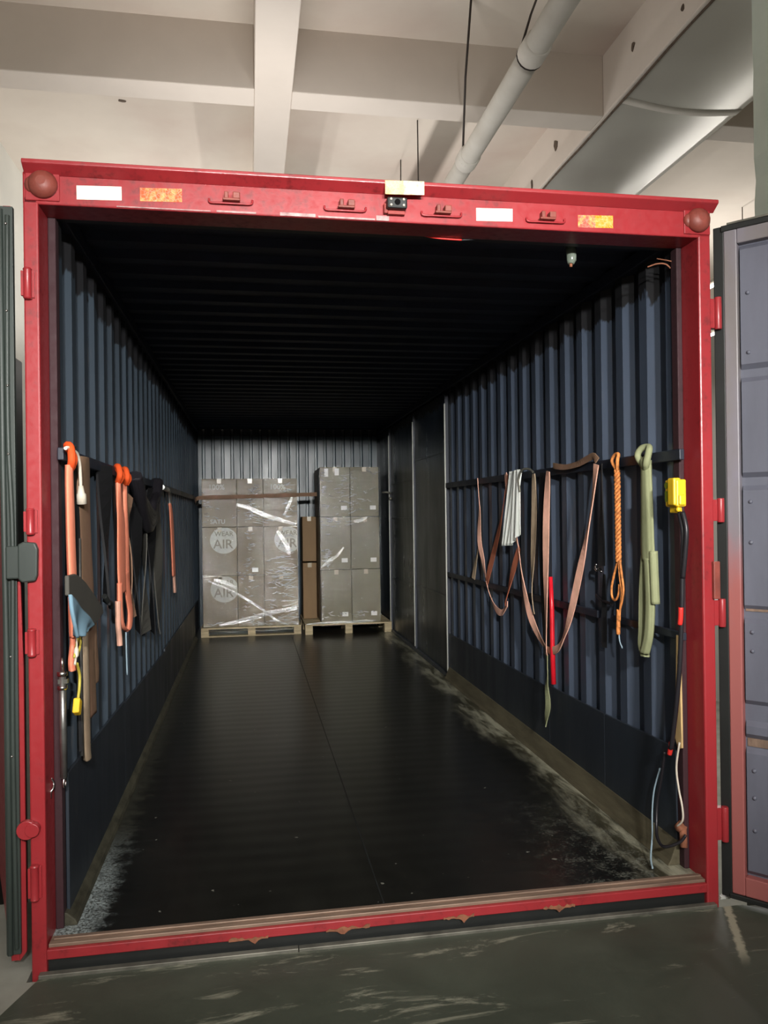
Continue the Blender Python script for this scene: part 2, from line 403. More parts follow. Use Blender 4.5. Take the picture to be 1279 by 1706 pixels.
# ================================================================ SETTING
W, L = 2.438, 7.40
ZF = -.10                                        # dock level
mb = MB()
mb.box(-1.22, 7.0, -9, -.036, ZF-.3, ZF)
mb.box(-1.22, -.005, -.036, .52, ZF-.3, ZF)
mb.box(-1.22, 7.0, -.4, 14, -1.45, -1.25)
struct('floor', mb, M['concrete'])
mb = MB(); mb.box(-1.42, 7.2, -9.2, 14.2, 4.4, 4.6); struct('ceiling', mb, M['plaster'])
mb = MB(); mb.box(-1.42, -1.22, -9.2, 14.2, -1.45, 4.4); struct('wall_left', mb, M['wall'])
mb = MB(); mb.box(7.0, 7.2, -9.2, 14.2, -1.45, 4.4); struct('wall_right', mb, M['wall'])
mb = MB(); mb.box(-1.22, 7.0, 14, 14.2, -1.45, 4.4); struct('wall_back', mb, M['wall'])
mb = MB(); mb.box(-1.22, 7.0, -9.2, -9, -.4, 4.4); struct('wall_front', mb, M['wall'])
# ceiling beams
mb = MB(); mb.box(.775, 1.007, -9, 14, 4.0, 4.41); struct('trim_1', mb, M['beam'], .006)
mb = MB(); mb.box(-1.22, .775, 2.165, 2.375, 4.0, 4.41); mb.box(1.007, 3.06, 2.165, 2.375, 4.0, 4.41); mb.box(3.9, 7, 2.165, 2.375, 4.0, 4.41); struct('trim_2', mb, M['beam'], .006)
mb = MB(); mb.box(3.06, 3.9, -9, 14, 4.0, 4.41); struct('trim_3', mb, M['beam'], .01)
mb = MB(); mb.box(-1.22, 3.06, 6.8, 7.1, 4.0, 4.41); mb.box(3.9, 7, 6.8, 7.1, 4.0, 4.41); struct('trim_4', mb, M['beam'], .006)
# chipped patches on the ceiling and the big beam (bare masonry showing through), sub-centimetre flakes
def flake(cx, cy, cz, r, axis, seed):
    rnd = random.Random(seed); poly = []
    for k in range(9):
        a = 2*PI*k/9; q = r*(.55+.6*rnd.random()); poly.append((math.cos(a)*q, math.sin(a)*q*.7))
    m_ = MB()
    if axis == 'z': m_.extrude(poly, lambda p: (cx+p[0], cy+p[1], cz-.004), lambda p: (cx+p[0], cy+p[1], cz+.004))
    else: m_.extrude(poly, lambda p: (cx-.004, cy+p[1], cz+p[0]), lambda p: (cx+.004, cy+p[1], cz+p[0]))
    return m_
for i, (x, y, z, r, ax) in enumerate([(-.163, 3.2, 4.4, .03, 'z'), (3.06, 2.98, 4.19, .055, 'x'), (3.06, 3.5, 4.10, .04, 'x'), (3.06, 1.75, 4.22, .035, 'x'), (3.06, 1.2, 4.10, .025, 'x'), (3.06, 2.35, 4.04, .02, 'x')]):
    o = flake(x, y, z, r, ax, i).build('trim_%d' % (10+i), M['bare']); o['kind'] = 'structure'
# pale chipped column at the right
mb = MB()
N = 40; poly = []
for k in range(N+1):
    z = ZF + (4.4-ZF)*k/N; poly.append((3.262 + (.02*abs(math.sin(k*2.3))*random.random() if 20 < k < 34 else 0), z))
poly += [(3.62, 4.4), (3.62, ZF)]
mb.extrude(poly, lambda p: (p[0], .55, p[1]), lambda p: (p[0], .9, p[1]))
struct('trim_5', mb, M['column'])
# foundation block of the column, down to the yard level
mb = MB(); mb.box(3.2, 3.7, .5, .95, -1.25, ZF); struct('trim_6', mb, M['concrete'])

# ================================================================ SHIPPING CONTAINER
C0 = thing('shipping_container', 'red framed shipping container with dark blue ribbed inside walls and open doors', 'container', (W/2, L/2, -.12))
def bolt(m_, c, r=.008, axis='y', mi=0):
    c = Vector(c); d = {'y': Vector((0, -.004, 0)), 'x': Vector((-.004, 0, 0)), '-x': Vector((.004, 0, 0))}[axis]
    m_.tube([c, c+d, c+d*1.6], [r, r*.9, r*.3], 8, mi)

def corrugated(y0, y1, pitch, depth, inner, outer, z0, z1, t=.004, axis='y'):
    """polyline in the (run, offset) plane, extruded between z0 and z1. inner = offset of crests towards the room."""
    pts = []; y = y0
    a, b, c_ = pitch*.30, pitch*.20, pitch*.30
    while y < y1:
        for dy, off in ((0, inner), (a, inner), (a+b, outer), (a+b+c_, outer)):
            if y+dy <= y1: pts.append((y+dy, off))
        y += pitch
    pts.append((y1, pts[-1][1])); return pts
def sheet(pts, mapf, z0, z1, sgn, t=.004):
    m_ = MB(); n = len(pts)
    a = [mapf(p[0], p[1], z0) for p in pts] + [mapf(p[0], p[1], z1) for p in pts]
    b = [mapf(p[0], p[1]+sgn*t, z0) for p in pts] + [mapf(p[0], p[1]+sgn*t, z1) for p in pts]
    fs = []
    for i in range(n-1):
        fs += [(i, i+1, n+i+1, n+i), (2*n+i, 3*n+i, 3*n+i+1, 2*n+i+1), (n+i, n+i+1, 3*n+i+1, 3*n+i), (i, 2*n+i, 2*n+i+1, i+1)]
    fs += [(0, n, 3*n, 2*n), (n-1, 3*n-1, 4*n-1, 2*n-1)]
    return m_.add(a+b, fs)
ZR = 2.475   # underside of roof
# left wall
pts = corrugated(.12, L, .212, .036, .080, .044, 0, ZR)
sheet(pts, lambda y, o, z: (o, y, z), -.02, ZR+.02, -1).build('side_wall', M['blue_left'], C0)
# right wall in front of the side door
XR = 2.358
pts = corrugated(.12, 3.70, .2155, .036, -XR, -XR-.036, 0, ZR)
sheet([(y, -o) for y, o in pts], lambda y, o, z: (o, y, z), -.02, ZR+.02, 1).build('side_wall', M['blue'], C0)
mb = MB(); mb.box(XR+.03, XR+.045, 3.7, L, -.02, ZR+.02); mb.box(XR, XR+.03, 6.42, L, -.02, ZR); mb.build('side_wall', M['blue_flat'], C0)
# flat side door: two leaves, trims and a pressed cross rib
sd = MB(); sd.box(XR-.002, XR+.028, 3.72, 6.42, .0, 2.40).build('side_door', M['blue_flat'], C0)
for y in (3.70, 5.02, 6.40):
    mb = MB(); mb.box(XR-.022, XR+.02, y-.012, y+.012, 0, 2.38); mb.build('door_trim', M['grey_metal' if 0 else 'rail'], C0, .002)
    mb = MB(); mb.tube([(XR-.026, y-.018, .05), (XR-.026, y-.018, 2.3)], .006, 8); mb.build('edge_strip', M['label'], C0)
mb = MB()
for z in (.62, 1.32, 1.72): mb.box(XR-.010, XR+.005, 5.06, 6.36, z, z+.02)
mb.box(XR-.010, XR+.005, 3.76, 4.98, .66, .68); mb.box(XR-.010, XR+.005, 3.76, 4.98, 1.9, 1.92)
mb.build('door_rib', M['blue_flat'], C0, .003)
# end wall
pts = corrugated(.05, 2.39, .118, .03, L, L+.03, 0, ZR)
pts = []
x = .05
while x < 2.39:
    for dx, off in ((0, -L), (.074, -L), (.084, -L-.03), (.108, -L-.03)):
        pts.append((min(x+dx, 2.39), -off))
    x += .118
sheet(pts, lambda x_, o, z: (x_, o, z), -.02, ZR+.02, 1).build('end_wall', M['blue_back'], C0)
# roof, ribs across
pts = corrugated(.10, L, .212, .02, -ZR, -ZR-.022, 0, 0)
sheet([(y, -o) for y, o in pts], lambda y, o, x_: (x_, y, o), .01, W-.01, 1).build('roof', M['roof'], C0)
for x in (.045, W-.095):      # top side rails under the roof
    mb = MB(); mb.box(x, x+.05, .10, L, 2.42, 2.478); mb.build('roof_rail', M['roof'], C0, .004)
# floor and longitudinal frame
mb = MB(); mb.box(.03, W-.03, .02, L, -.12, 0); mb.build('floor_board', M['cfloor'], C0)
# seam between the floor sheets
mb = MB(); mb.box(1.165, 1.171, .05, 6.2, -.001, .0015); mb.build('floor_seam', M['black'], C0)
# curbs along the walls
mb = MB(); prof = [(2.39, 0), (2.30, 0), (2.312, .018), (2.342, .095), (2.39, .095)]
mb.extrude(prof, lambda p: (p[0], .12, p[1]), lambda p: (p[0], 3.68, p[1])); mb.build('wall_curb', M['curb'], C0, .004)
mb = MB(); prof = [(.045, 0), (.125, 0), (.118, .02), (.09, .045), (.045, .05)]
mb.extrude(prof, lambda p: (p[0], .10, p[1]), lambda p: (p[0], 6.3, p[1])); mb.build('wall_curb', M['curb_left'], C0, .004)
mb = MB(); prof = [(2.39, 0), (2.325, 0), (2.335, .03), (2.39, .03)]
mb.extrude(prof, lambda p: (p[0], 3.70, p[1]), lambda p: (p[0], 6.9, p[1])); mb.build('wall_curb', M['kick'], C0, .004)
# kick plates
for y0, y1, z1, z2 in ((.13, .755, .455, .43), (.757, 1.44, .43, .415), (1.442, 3.68, .40, .375)):
    mb = MB(); poly = [(y0, .08), (y1, .08), (y1, z2), (y0, z1)]
    mb.extrude(poly, lambda p: (2.344, p[0], p[1]), lambda p: (2.356, p[0], p[1])); mb.build('kick_plate', M['kick'], C0, .002)
for y0, y1, z1, z2 in ((.13, 1.35, .51, .47), (1.352, 3.2, .46, .40), (3.202, 6.9, .42, .38)):
    mb = MB(); poly = [(y0, .03), (y1, .03), (y1, z2), (y0, z1)]
    mb.extrude(poly, lambda p: (.083, p[0], p[1]), lambda p: (.094, p[0], p[1])); mb.build('kick_plate', M['kick'], C0, .002)
# lashing rails
def rail(x0, x1, y0, y1, za, zb, h=.042):
    m_ = MB(); poly = [(y0, za-h/2), (y1, zb-h/2), (y1, zb+h/2), (y0, za+h/2)]
    m_.extrude(poly, lambda p: (x0, p[0], p[1]), lambda p: (x1, p[0], p[1])); return m_.build('lashing_rail', M['rail'], C0, .003)
rail(2.332, 2.352, .05, 3.68, 1.595, 1.612); rail(2.336, 2.352, .05, .66, .90, .892, .03); rail(2.336, 2.352, .80, 3.68, .892, .87, .036)
rail(.088, .108, .05, 6.9, 1.597, 1.588)
# posts
def post(x0, x1, inner):
    m_ = MB(); m_.box(x0, x1, -.03, .12, -.115, 2.42); o = m_.build('corner_post', M['red'], C0, .006)
    return o
post(.010, .057, .052); post(W-.066, W-.017, 0)
# inner jamb returns
mb = MB(); mb.box(.057, .083, .085, .13, 0, 2.40); mb.build('door_jamb', M['jamb'], C0, .004)
mb = MB(); mb.box(2.350, 2.372, .085, .13, 0, 2.40); mb.build('door_jamb', M['jamb'], C0, .004)
# header and lip
mb = MB(); mb.box(.010, W-.017, -.03, .10, 2.395, 2.50); mb.build('header', M['red'], C0, .005)
mb = MB(); prof = [(-.03, 2.487), (-.068, 2.512), (-.068, 2.525), (.10, 2.525), (.10, 2.50), (-.03, 2.50)]
mb.extrude(prof, lambda p: (.016, p[0], p[1]), lambda p: (W-.004, p[0], p[1])); mb.build('header_lip', M['red'], C0, .003)
mb = MB(); mb.box(.05, W-.05, .10, .14, 2.40, 2.49); mb.build('header_seal', M['black'], C0)
# scraped bare metal along the lower header edge
for x0, x1, z0, z1 in ((.62, .75, 2.398, 2.404), (.83, .95, 2.397, 2.408), (.96, 1.155, 2.397, 2.403), (1.16, 1.205, 2.397, 2.414), (.30, .60, 2.398, 2.4015)):
    mb = MB(); mb.box(x0, x1, -.0325, -.029, z0, z1)
    part_label(mb.build('worn_edge', M['worn'], C0), 'scraped bare metal strip')
# corner castings
for cx in (.074, 2.368):
    mb = MB(); mb.box(cx-.055, cx+.05, -.036, -.028, 2.405, 2.498)
    pl = mb.build('corner_casting', M['red'], C0, .003)
    mb = MB(); mb.tube([(cx, -.03, 2.455), (cx, -.045, 2.456), (cx, -.06, 2.457), (cx, -.07, 2.458)], [.046, .045, .036, .015], 24); mb.sphere((cx-.035, -.035, 2.455), .022, 14, 8, (1, .7, 1.2))
    mb.build('dome', M['dirtycasting'], pl)
# reflective stickers
def sticker(x0, x1, z0, z1, m_, y=-.0315, dz=.004):
    b = MB(); b.add([(x0, y, z0), (x1, y, z0+dz), (x1, y, z1+dz), (x0, y, z1), (x0, y+.0012, z0), (x1, y+.0012, z0+dz), (x1, y+.0012, z1+dz), (x0, y+.0012, z1)],
                    [(0, 1, 2, 3), (7, 6, 5, 4), (0, 4, 5, 1), (1, 5, 6, 2), (2, 6, 7, 3), (3, 7, 4, 0)])
    return b.build('reflective_sticker', M[m_], C0)
part_label(sticker(.176, .316, 2.416, 2.461, 'refl_white'), 'white reflective sticker')
part_label(sticker(.374, .508, 2.421, 2.465, 'refl_red'), 'red and orange reflective sticker')
part_label(sticker(1.186, 1.322, 2.474, 2.521, 'refl_amber', -.0705), 'amber and cream reflective sticker')
part_label(sticker(1.518, 1.652, 2.414, 2.459, 'refl_white'), 'white reflective sticker')
part_label(sticker(1.899, 2.034, 2.409, 2.454, 'refl_redamber'), 'half red half amber reflective sticker')
# latch keepers
for cx, cz in ((.668, 2.432), (1.053, 2.428), (1.392, 2.427), (1.775, 2.425)):
    mb = MB(); mb.tube(smooth_path([(cx-.072, -.036, cz+.008), (cx-.068, -.038, cz-.005), (cx-.03, -.04, cz-.006), (cx+.03, -.04, cz-.006), (cx+.066, -.038, cz-.004), (cx+.07, -.036, cz+.01)], 4), .0035, 8)
    kp = mb.build('latch_keeper', M['red'], C0)
    mb = MB(); mb.box(cx-.028, cx+.03, -.06, -.029, cz-.002, cz+.006); mb.box(cx-.022, cx-.008, -.058, -.03, cz, cz+.028); mb.box(cx+.006, cx+.030, -.062, -.034, cz+.004, cz+.026); mb.build('latch_hook', M['dirtycasting'], kp, .003)
# reversing camera
mb = MB(); mb.box(1.192, 1.262, -.075, -.03, 2.428, 2.466); camo = mb.build('rear_camera', M['black'], C0, .006)
mb = MB(); mb.cyl((1.227, -.072, 2.447), (1.227, -.079, 2.447), .010, 16); mb.build('lens', M['lens'], camo)
for dx in (-.022, .022):
    for dz in (-.010, .010):
        mb = MB(); mb.sphere((1.227+dx, -.076, 2.447+dz), .0045, 10, 6); mb.build('infrared_led', M['white_plastic'], camo)
mb = MB(); mb.box(1.185, 1.198, -.05, -.029, 2.418, 2.452); mb.box(1.198, 1.258, -.05, -.03, 2.415, 2.428); mb.build('mounting_bracket', M['red_dark'], camo, .002)
# small lamp under the roof
mb = MB(); mb.box(1.95, 2.0, .19, .23, 2.425, 2.455); wl = mb.build('inside_lamp', M['black'], C0, .003)
mb = MB(); mb.tube([(1.975, .21, 2.43), (1.975, .208, 2.37), (1.972, .207, 2.355)], [.021, .019, .012], 14); mb.build('glass_cover', M['glassy'], wl)
mb = MB(); mb.tube([(1.972, .207, 2.356), (1.972, .207, 2.343)], .006, 8); mb.build('lamp_tip', M['rust'], wl)
# red wire drooping under the header
mb = MB(); mb.tube(smooth_path([(1.318, .09, 2.412), (1.36, .10, 2.400), (1.42, .10, 2.393), (1.50, .10, 2.391)], 6), .0035, 8); wr = mb.build('drooping_wire', M['redcable'], C0)
mb = MB(); mb.tube(smooth_path([(1.50, .10, 2.391), (1.54, .10, 2.394), (1.59, .11, 2.404)], 6), .003, 8); mb.build('wire_end', M['cable'], wr)
mb = MB(); mb.tube(smooth_path([(2.27, .16, 2.34), (2.30, .14, 2.348), (2.33, .13, 2.345), (2.35, .13, 2.33)], 5), .003, 8); mb.tube(smooth_path([(2.31, .16, 2.375), (2.335, .13, 2.36), (2.355, .12, 2.352)], 5), .0025, 8)
mb.build('loose_wire', M['rust'], C0)
# sill
mb = MB(); mb.box(.057, W-.066, -.035, .02, -.036, -.004); mb.build('door_sill', M['red'], C0, .003)
mb = MB(); mb.box(.06, W-.068, -.022, .03, -.004, .008); mb.box(.07, W-.07, .0, .012, .008, .014); mb.build('sill_strip', M['sill'], C0, .002)
mb = MB(); mb.box(.03, W-.03, -.012, .02, -.118, -.036); mb.build('sill_beam', M['black'], C0)
for cx, wd in ((.695, .13), (1.03, .15), (1.42, .11), (1.79, .12)):
    mb = MB(); rnd = random.Random(int(cx*100)); top = []
    K = 12
    for k in range(K+1): top.append((cx-wd/2+wd*k/K, -.022-.012*rnd.random()))
    bot = [(cx-wd/2+wd*k/K, -.034-.016*math.exp(-((k-K*(.3+.4*((cx*7)%1)))/1.1)**2)-.004*rnd.random()) for k in range(K, -1, -1)]
    mb.extrude(top+bot, lambda p: (p[0], -.0375, p[1]), lambda p: (p[0], -.034, p[1])); part_label(mb.build('rust_patch', M['rust'], C0), 'orange rust patch on the sill')
# hinges on posts
def hinge(x, z0, z1, r=.014, y=-.04):
    x += .006
    m_ = MB(); m_.tube([(x, y, z0), (x, y, z0+.006), (x, y, z0+.006), (x, y, z1-.006), (x, y, z1-.006), (x, y, z1)], [r*.8, r*1.05, r*.92, r*.92, r*1.05, r*.8], 16)
    m_.box(x, x+.020 if x < 1 else x+.012, y+.004, -.028, z0+.006, z1-.006); m_.box(x-.02, x, y-.004, y+.008, z0+.01, z1-.01)
    return m_.build('hinge', M['red'], C0, .002)
for z0, z1 in ((2.085, 2.185), (1.33, 1.415), (.94, 1.03), (.16, .275)): hinge(.019, z0, z1)
mb = MB(); mb.cyl((.004, -.03, .39), (.004, -.052, .39), .030, 20); mb.cyl((.022, -.03, .39), (.022, -.056, .39), .022, 20); mb.build('hinge', M['red'], C0, .002)
for z0, z1 in ((2.06, 2.17), (1.34, 1.42), (.95, 1.045), (.15, .27)):
    m_ = MB(); m_.box(W-.026, W+.030, -.028, .0, z0, z1); m_.tube([(W+.010, -.03, z0-.005), (W+.010, -.03, z1+.005)], .013, 14); m_.build('hinge', M['red'], C0, .002)
mb = MB(); mb.box(W-.030, W-.004, -.045, -.028, 1.05, 1.19); mb.build('hinge_plate', M['dirtycasting'], C0, .003)
# grey lock box taped to the left post
mb = MB(); poly = [(-.012, 1.19), (.0, 1.178), (.040, 1.182), (.046, 1.20), (.048, 1.285), (.040, 1.305), (.004, 1.308), (-.012, 1.30)]
mb.extrude(poly, lambda p: (p[0], -.052, p[1]), lambda p: (p[0], -.028, p[1])); mb.box(-.05, -.005, -.045, -.03, 1.19, 1.295)
part_label(mb.build('lock_box', M['seal'], C0, .005), 'grey taped lock box on the left post')
# thin white trim strips by the right post, inside
mb = MB(); mb.tube(smooth_path([(2.383, .125, 2.26), (2.38, .125, 2.0), (2.383, .125, 1.9), (2.38, .124, 1.78)], 4), .004, 6)
mb.tube(smooth_path([(2.382, .124, 1.57), (2.379, .122, 1.45), (2.382, .122, 1.3), (2.379, .122, 1.15), (2.38, .12, .95)], 4), .0035, 6); mb.build('edge_bead', M['label'], C0)

# --- doors (parts of the container: they swing on its hinges)
def door(hx, hy, ang, name_label, flip):
    """builds door geometry in its own (s along door, n towards inner face, z) frame"""
    d = Vector((math.cos(ang), math.sin(ang), 0)); n = Vector((-d.y, d.x, 0)) * flip; o0 = Vector((hx, hy, 0))
    P = lambda s, t, z: o0 + d*s + n*t + Vector((0, 0, z))
    def bx(m_, s0, s1, t0, t1, z0, z1):
        m_.add([P(s, t, z) for s in (s0, s1) for t in (t0, t1) for z in (z0, z1)], [(0,1,3,2),(4,6,7,5),(0,4,5,1),(2,3,7,6),(0,2,6,4),(1,5,7,3)])
    return P, bx
P, bx = door(2.486, .012, math.radians(-49), '', -1)
Z0, Z1, WD = -.045, 2.44, 1.16
mb = MB(); bx(mb, .035, WD-.03, .0, .012, Z0+.06, Z1-.06)
dl = mb.build('door', M['door_blue'], C0); dl['label'] = 'grey blue right door leaf seen from inside'
# pressed ribs: shallow recessed bands between raised panels
ribs = [(-.0, .20), (.20, .44), (.50, .66), (.73, .89), (.96, 1.52), (1.56, 1.85), (1.89, 2.37)]
mb = MB()
for a, b in ((.03, .50), (.535, .60), (.66, .98), (1.01, 1.47), (1.50, 1.87), (1.90, 2.36)):
    mb.add([P(s, t, z) for (t, zz0, zz1) in ((.012, a, b), (.030, a+.018, b-.018)) for s in (.075+(.004 if t > .02 else 0), WD-.08) for z in (zz0, zz1)],
           [(0, 1, 3, 2), (4, 6, 7, 5), (0, 4, 5, 1), (1, 5, 7, 3), (3, 7, 6, 2), (2, 6, 4, 0)])
mb.build('pressed_panel', M['door_blue'], dl)
for z in (.50, 1.0):
    mb = MB(); bx(mb, .08, WD-.09, .008, .016, z+.005, z+.035); mb.build('bare_strip', M['sill'], dl)
def framemat():
    t = NT('worn_door_frame_paint'); x, y, z = t.xyz(); n = t.noise((1, 1, .4), 4, 5, .6)
    k = t.smoothstep(t.math('ADD', t.math('MULTIPLY', z, -1), t.math('MULTIPLY', t.math('SUBTRACT', n, .5), 1.0)), -1.35, -.95)
    top = t.mix(t.ramp(n, .35, .7), lin((118, 112, 110)), lin((128, 124, 138)))
    t.set(t.mix(k, top, lin((158, 92, 88))), .45); t.bump(t.noise((1, 1, 1), 40), .15, .003); return t.m
M['doorframe'] = framemat()
mb = MB(); bx(mb, .026, .072, -.02, .045, Z0, Z1-.02); mb.build('door_stile', M['doorframe'], dl, .004)
mb = MB(); bx(mb, .072, WD, -.02, .045, Z0, Z0+.07); bx(mb, .072, WD, -.02, .045, Z1-.075, Z1-.02); bx(mb, WD-.07, WD, -.02, .044, Z0+.07, Z1-.075); mb.build('door_rail', M['doorframe'], dl, .004)
mb = MB(); bx(mb, -.012, .026, -.03, .042, Z0-.02, Z1); bx(mb, .018, WD, .035, .05, Z1-.022, Z1); bx(mb, .018, WD, .03, .05, Z0-.02, Z0-.001); mb.build('door_seal', M['black'], dl, .003)
mb = MB(); bx(mb, .04, WD, .02, .052, Z1-.001, Z1+.006); mb.build('seal_edge', M['grey_metal'], dl)
mb = MB()
for z in (.20, .32, .42, .86, .93, 1.26, 1.41, 1.96, 2.18):
    c = P(.105, .030, z); mb.sphere(c, .008, 10, 6)
mb.build('rivet', M['door_blue'], dl)['kind'] = 'stuff'
# left door, folded right back along the container side: its hinge edge faces us
mb = MB(); mb.extrude([(-.058, .0), (-.034, .0), (-.414, 1.1), (-.438, 1.09)], lambda p: (p[0], p[1], -.045), lambda p: (p[0], p[1], 2.395)); dlf = mb.build('door', M['red'], C0); dlf['label'] = 'red left door leaf folded back, seen edge on'
mb = MB(); mb.extrude([(-.034, -.05), (-.012, -.02), (-.012, .9), (-.020, 1.25), (-.034, 1.28)], lambda p: (p[0], .0, p[1]), lambda p: (p[0], .012, p[1])); mb.build('door_flange', M['red'], dlf, .002)
mb = MB(); mb.tube([(-.058, -.012, -.02), (-.058, -.012, .8), (-.063, -.014, 1.6), (-.064, -.012, 2.38)], .010, 8); mb.box(-.070, -.026, -.012, .008, -.02, 2.39)
mb.tube(smooth_path([(-.038, -.014, 0), (-.042, -.016, .7), (-.036, -.015, 1.3), (-.046, -.016, 1.7), (-.041, -.014, 2.36)], 5), .008, 8); mb.build('door_seal', M['seal'], dlf, .002)
mb = MB()
for z in (.62, .94, 1.29, 1.59, 1.81, 2.05, 2.33): mb.sphere((-.044, -.022, z), .0045, 10, 6)
mb.build('rivet', M['chrome'], dlf)['kind'] = 'stuff'

# ================================================================ THINGS OUTSIDE
# dock plate with its raised edge
dp = thing('dock_plate', 'black scuffed steel dock plate in front of the container sill', 'dock plate', (1.3, -.7, ZF))
mb = MB(); poly = [(.035, -.048), (2.50, -.048), (2.95, -.30), (2.95, -1.7), (-.75, -1.7), (-.75, -.78), (-.03, -.22)]
mb.extrude(poly, lambda p: (p[0], p[1], ZF), lambda p: (p[0], p[1], ZF+.014)); mb.build('plate', M['dock'], dp, .002)
mb = MB(); mb.box(.035, .86, -.052, -.028, ZF+.001, ZF+.026); mb.box(.862, 2.40, -.052, -.028, ZF+.001, ZF+.025); part_label(mb.build('plate_lip', M['grey_metal'], dp, .002), 'grey worn metal lip')
# scraps below the right door
rnd = random.Random(5)
for i in range(5):
    x = 2.47+.055*i; y = .0-.03*i + rnd.uniform(-.01, .02)
    mb = MB(); pts = []
    for k in range(7):
        a = 2*PI*k/7; r = rnd.uniform(.007, .02); pts.append((x+math.cos(a)*r*1.5, y+math.sin(a)*r))
    mb.extrude(pts, lambda p: (p[0], p[1], ZF+.014), lambda p: (p[0]+.004, p[1], ZF+.022))
    tag(mb.build('plaster_crumb', M['label']), ['pale crumb on the dock plate right at the foot of the right post', 'second pale crumb from the right post under the right door', 'middle one of the five pale crumbs under the right door', 'fourth pale crumb from the right post under the right door', 'pale crumb under the right door furthest from the post'][i], 'debris', 'crumbs under the right door')

# tubes
def tube_lamp(i, a, b, watts, up):
    a = Vector(a); b = Vector(b); mid = (a+b)/2; d = (b-a).normalized(); ln = (b-a).length
    labels = ['ceiling tube lamp behind the viewer on the left', 'ceiling tube lamp behind the viewer on the right', 'ceiling tube lamp furthest behind the viewer',
              'tube lamp hung by thin wires above the container roof', 'tube lamp hung above the rear of the container near the left wall', 'long tube lamp hung beside the grey duct', 'bright tube lamp seen through the gap by the right door',
              'added uplight tube lying unseen on the container roof near the front', 'added uplight tube lying unseen beside the container roof on the left']
    t_ = thing('tube_lamp', labels[i], 'lamp', mid)
    side = d.cross(Vector((0, 0, 1)))
    m_ = MB(); vs = [a*0]
    m_.tube([a+Vector((0, 0, .04)), b+Vector((0, 0, .04))], .03, 6); m_.build('housing', M['white_plastic'], t_)
    m_ = MB(); m_.tube([a+d*.02, b-d*.02], .014, 12); m_.build('tube', M['tube'], t_)
    m_ = MB()
    if i == 3: tops = [((2.066, 3.15, 4.4), (2.03, 3.15)), ((2.035, 3.85, 4.4), (2.005, 3.85))]; tops = [((2.02, 3.17, 4.4), (2.02, 3.17)), ((2.02, 3.85, 4.4), (2.0, 3.85))]
    else: tops = [((a+d*.2).to_tuple()[:2]+(4.4,), (a+d*.2).to_tuple()[:2]), ((b-d*.2).to_tuple()[:2]+(4.4,), (b-d*.2).to_tuple()[:2])]
    if i >= 7: tops = [(tuple(a+d*.2)[:2]+(2.50,), tuple(a+d*.2)[:2]), (tuple(b-d*.2)[:2]+(2.50,), tuple(b-d*.2)[:2])]
    for tp, bt in tops: m_ = MB(); m_.tube([(bt[0], bt[1], a.z+.06), tp], .005, 6); m_.build('hanging_wire' if i < 7 else 'foot', M['wire'], t_)
    ld = bpy.data.lights.new('tube_light', 'AREA'); ld.shape = 'RECTANGLE'; ld.size = ln; ld.size_y = .06; ld.energy = watts; ld.color = TUBE_COL
    lo = bpy.data.objects.new('light', ld); COL.objects.link(lo); lo.parent = t_
    ang = math.atan2(d.y, d.x); lo.rotation_euler = (0, 0, ang); lo.location = (0, 0, -.02)
    lu = lo.copy(); lu.data = ld.copy(); lu.data.energy = up; COL.objects.link(lu); lu.parent = t_; lu.rotation_euler = (PI, 0, ang); lu.location = (0, 0, .08)
    return t_
for i, (a, b, wt, up) in enumerate(HALL_AND_ADDED_TUBES): tube_lamp(i, a, b, wt, up)
def dock_lamp(i, c, watts):
    c = Vector(c); t_ = thing('dock_lamp', ['loading dock lamp on a pole, left one of the pair', 'loading dock lamp on a pole, right one of the pair'][i], 'lamp', (c.x, c.y-.05, ZF), 'loading dock lamps')
    m_ = MB(); m_.box(c.x-.12, c.x+.12, c.y-.09, c.y-.02, c.z-.07, c.z+.07); m_.build('lamp_head', M['black'], t_, .01)
    m_ = MB(); m_.box(c.x-.10, c.x+.10, c.y-.021, c.y-.012, c.z-.05, c.z+.05); m_.build('lamp_face', M['ledface'], t_)
    m_ = MB(); m_.tube([(c.x, c.y-.05, ZF), (c.x, c.y-.05, c.z-.06)], .018, 10); m_.build('pole', M['grey_metal'], t_)
    m_ = MB(); m_.tube([(c.x, c.y-.05, ZF), (c.x, c.y-.05, ZF+.03)], .16, 20); m_.build('base', M['grey_metal'], t_)
    ld = bpy.data.lights.new('dock_light', 'AREA'); ld.shape = 'RECTANGLE'; ld.size = .2; ld.size_y = .1; ld.energy = watts; ld.color = DOCK_COL; ld.spread = math.radians(56)
    lo = bpy.data.objects.new('light', ld); COL.objects.link(lo); lo.parent = t_
    lo.location = (0, .05, c.z-ZF); lo.rotation_euler = (math.radians(78.5), 0, 0)
for i, (c, wt) in enumerate(DOCK_LAMPS): dock_lamp(i, c, wt)

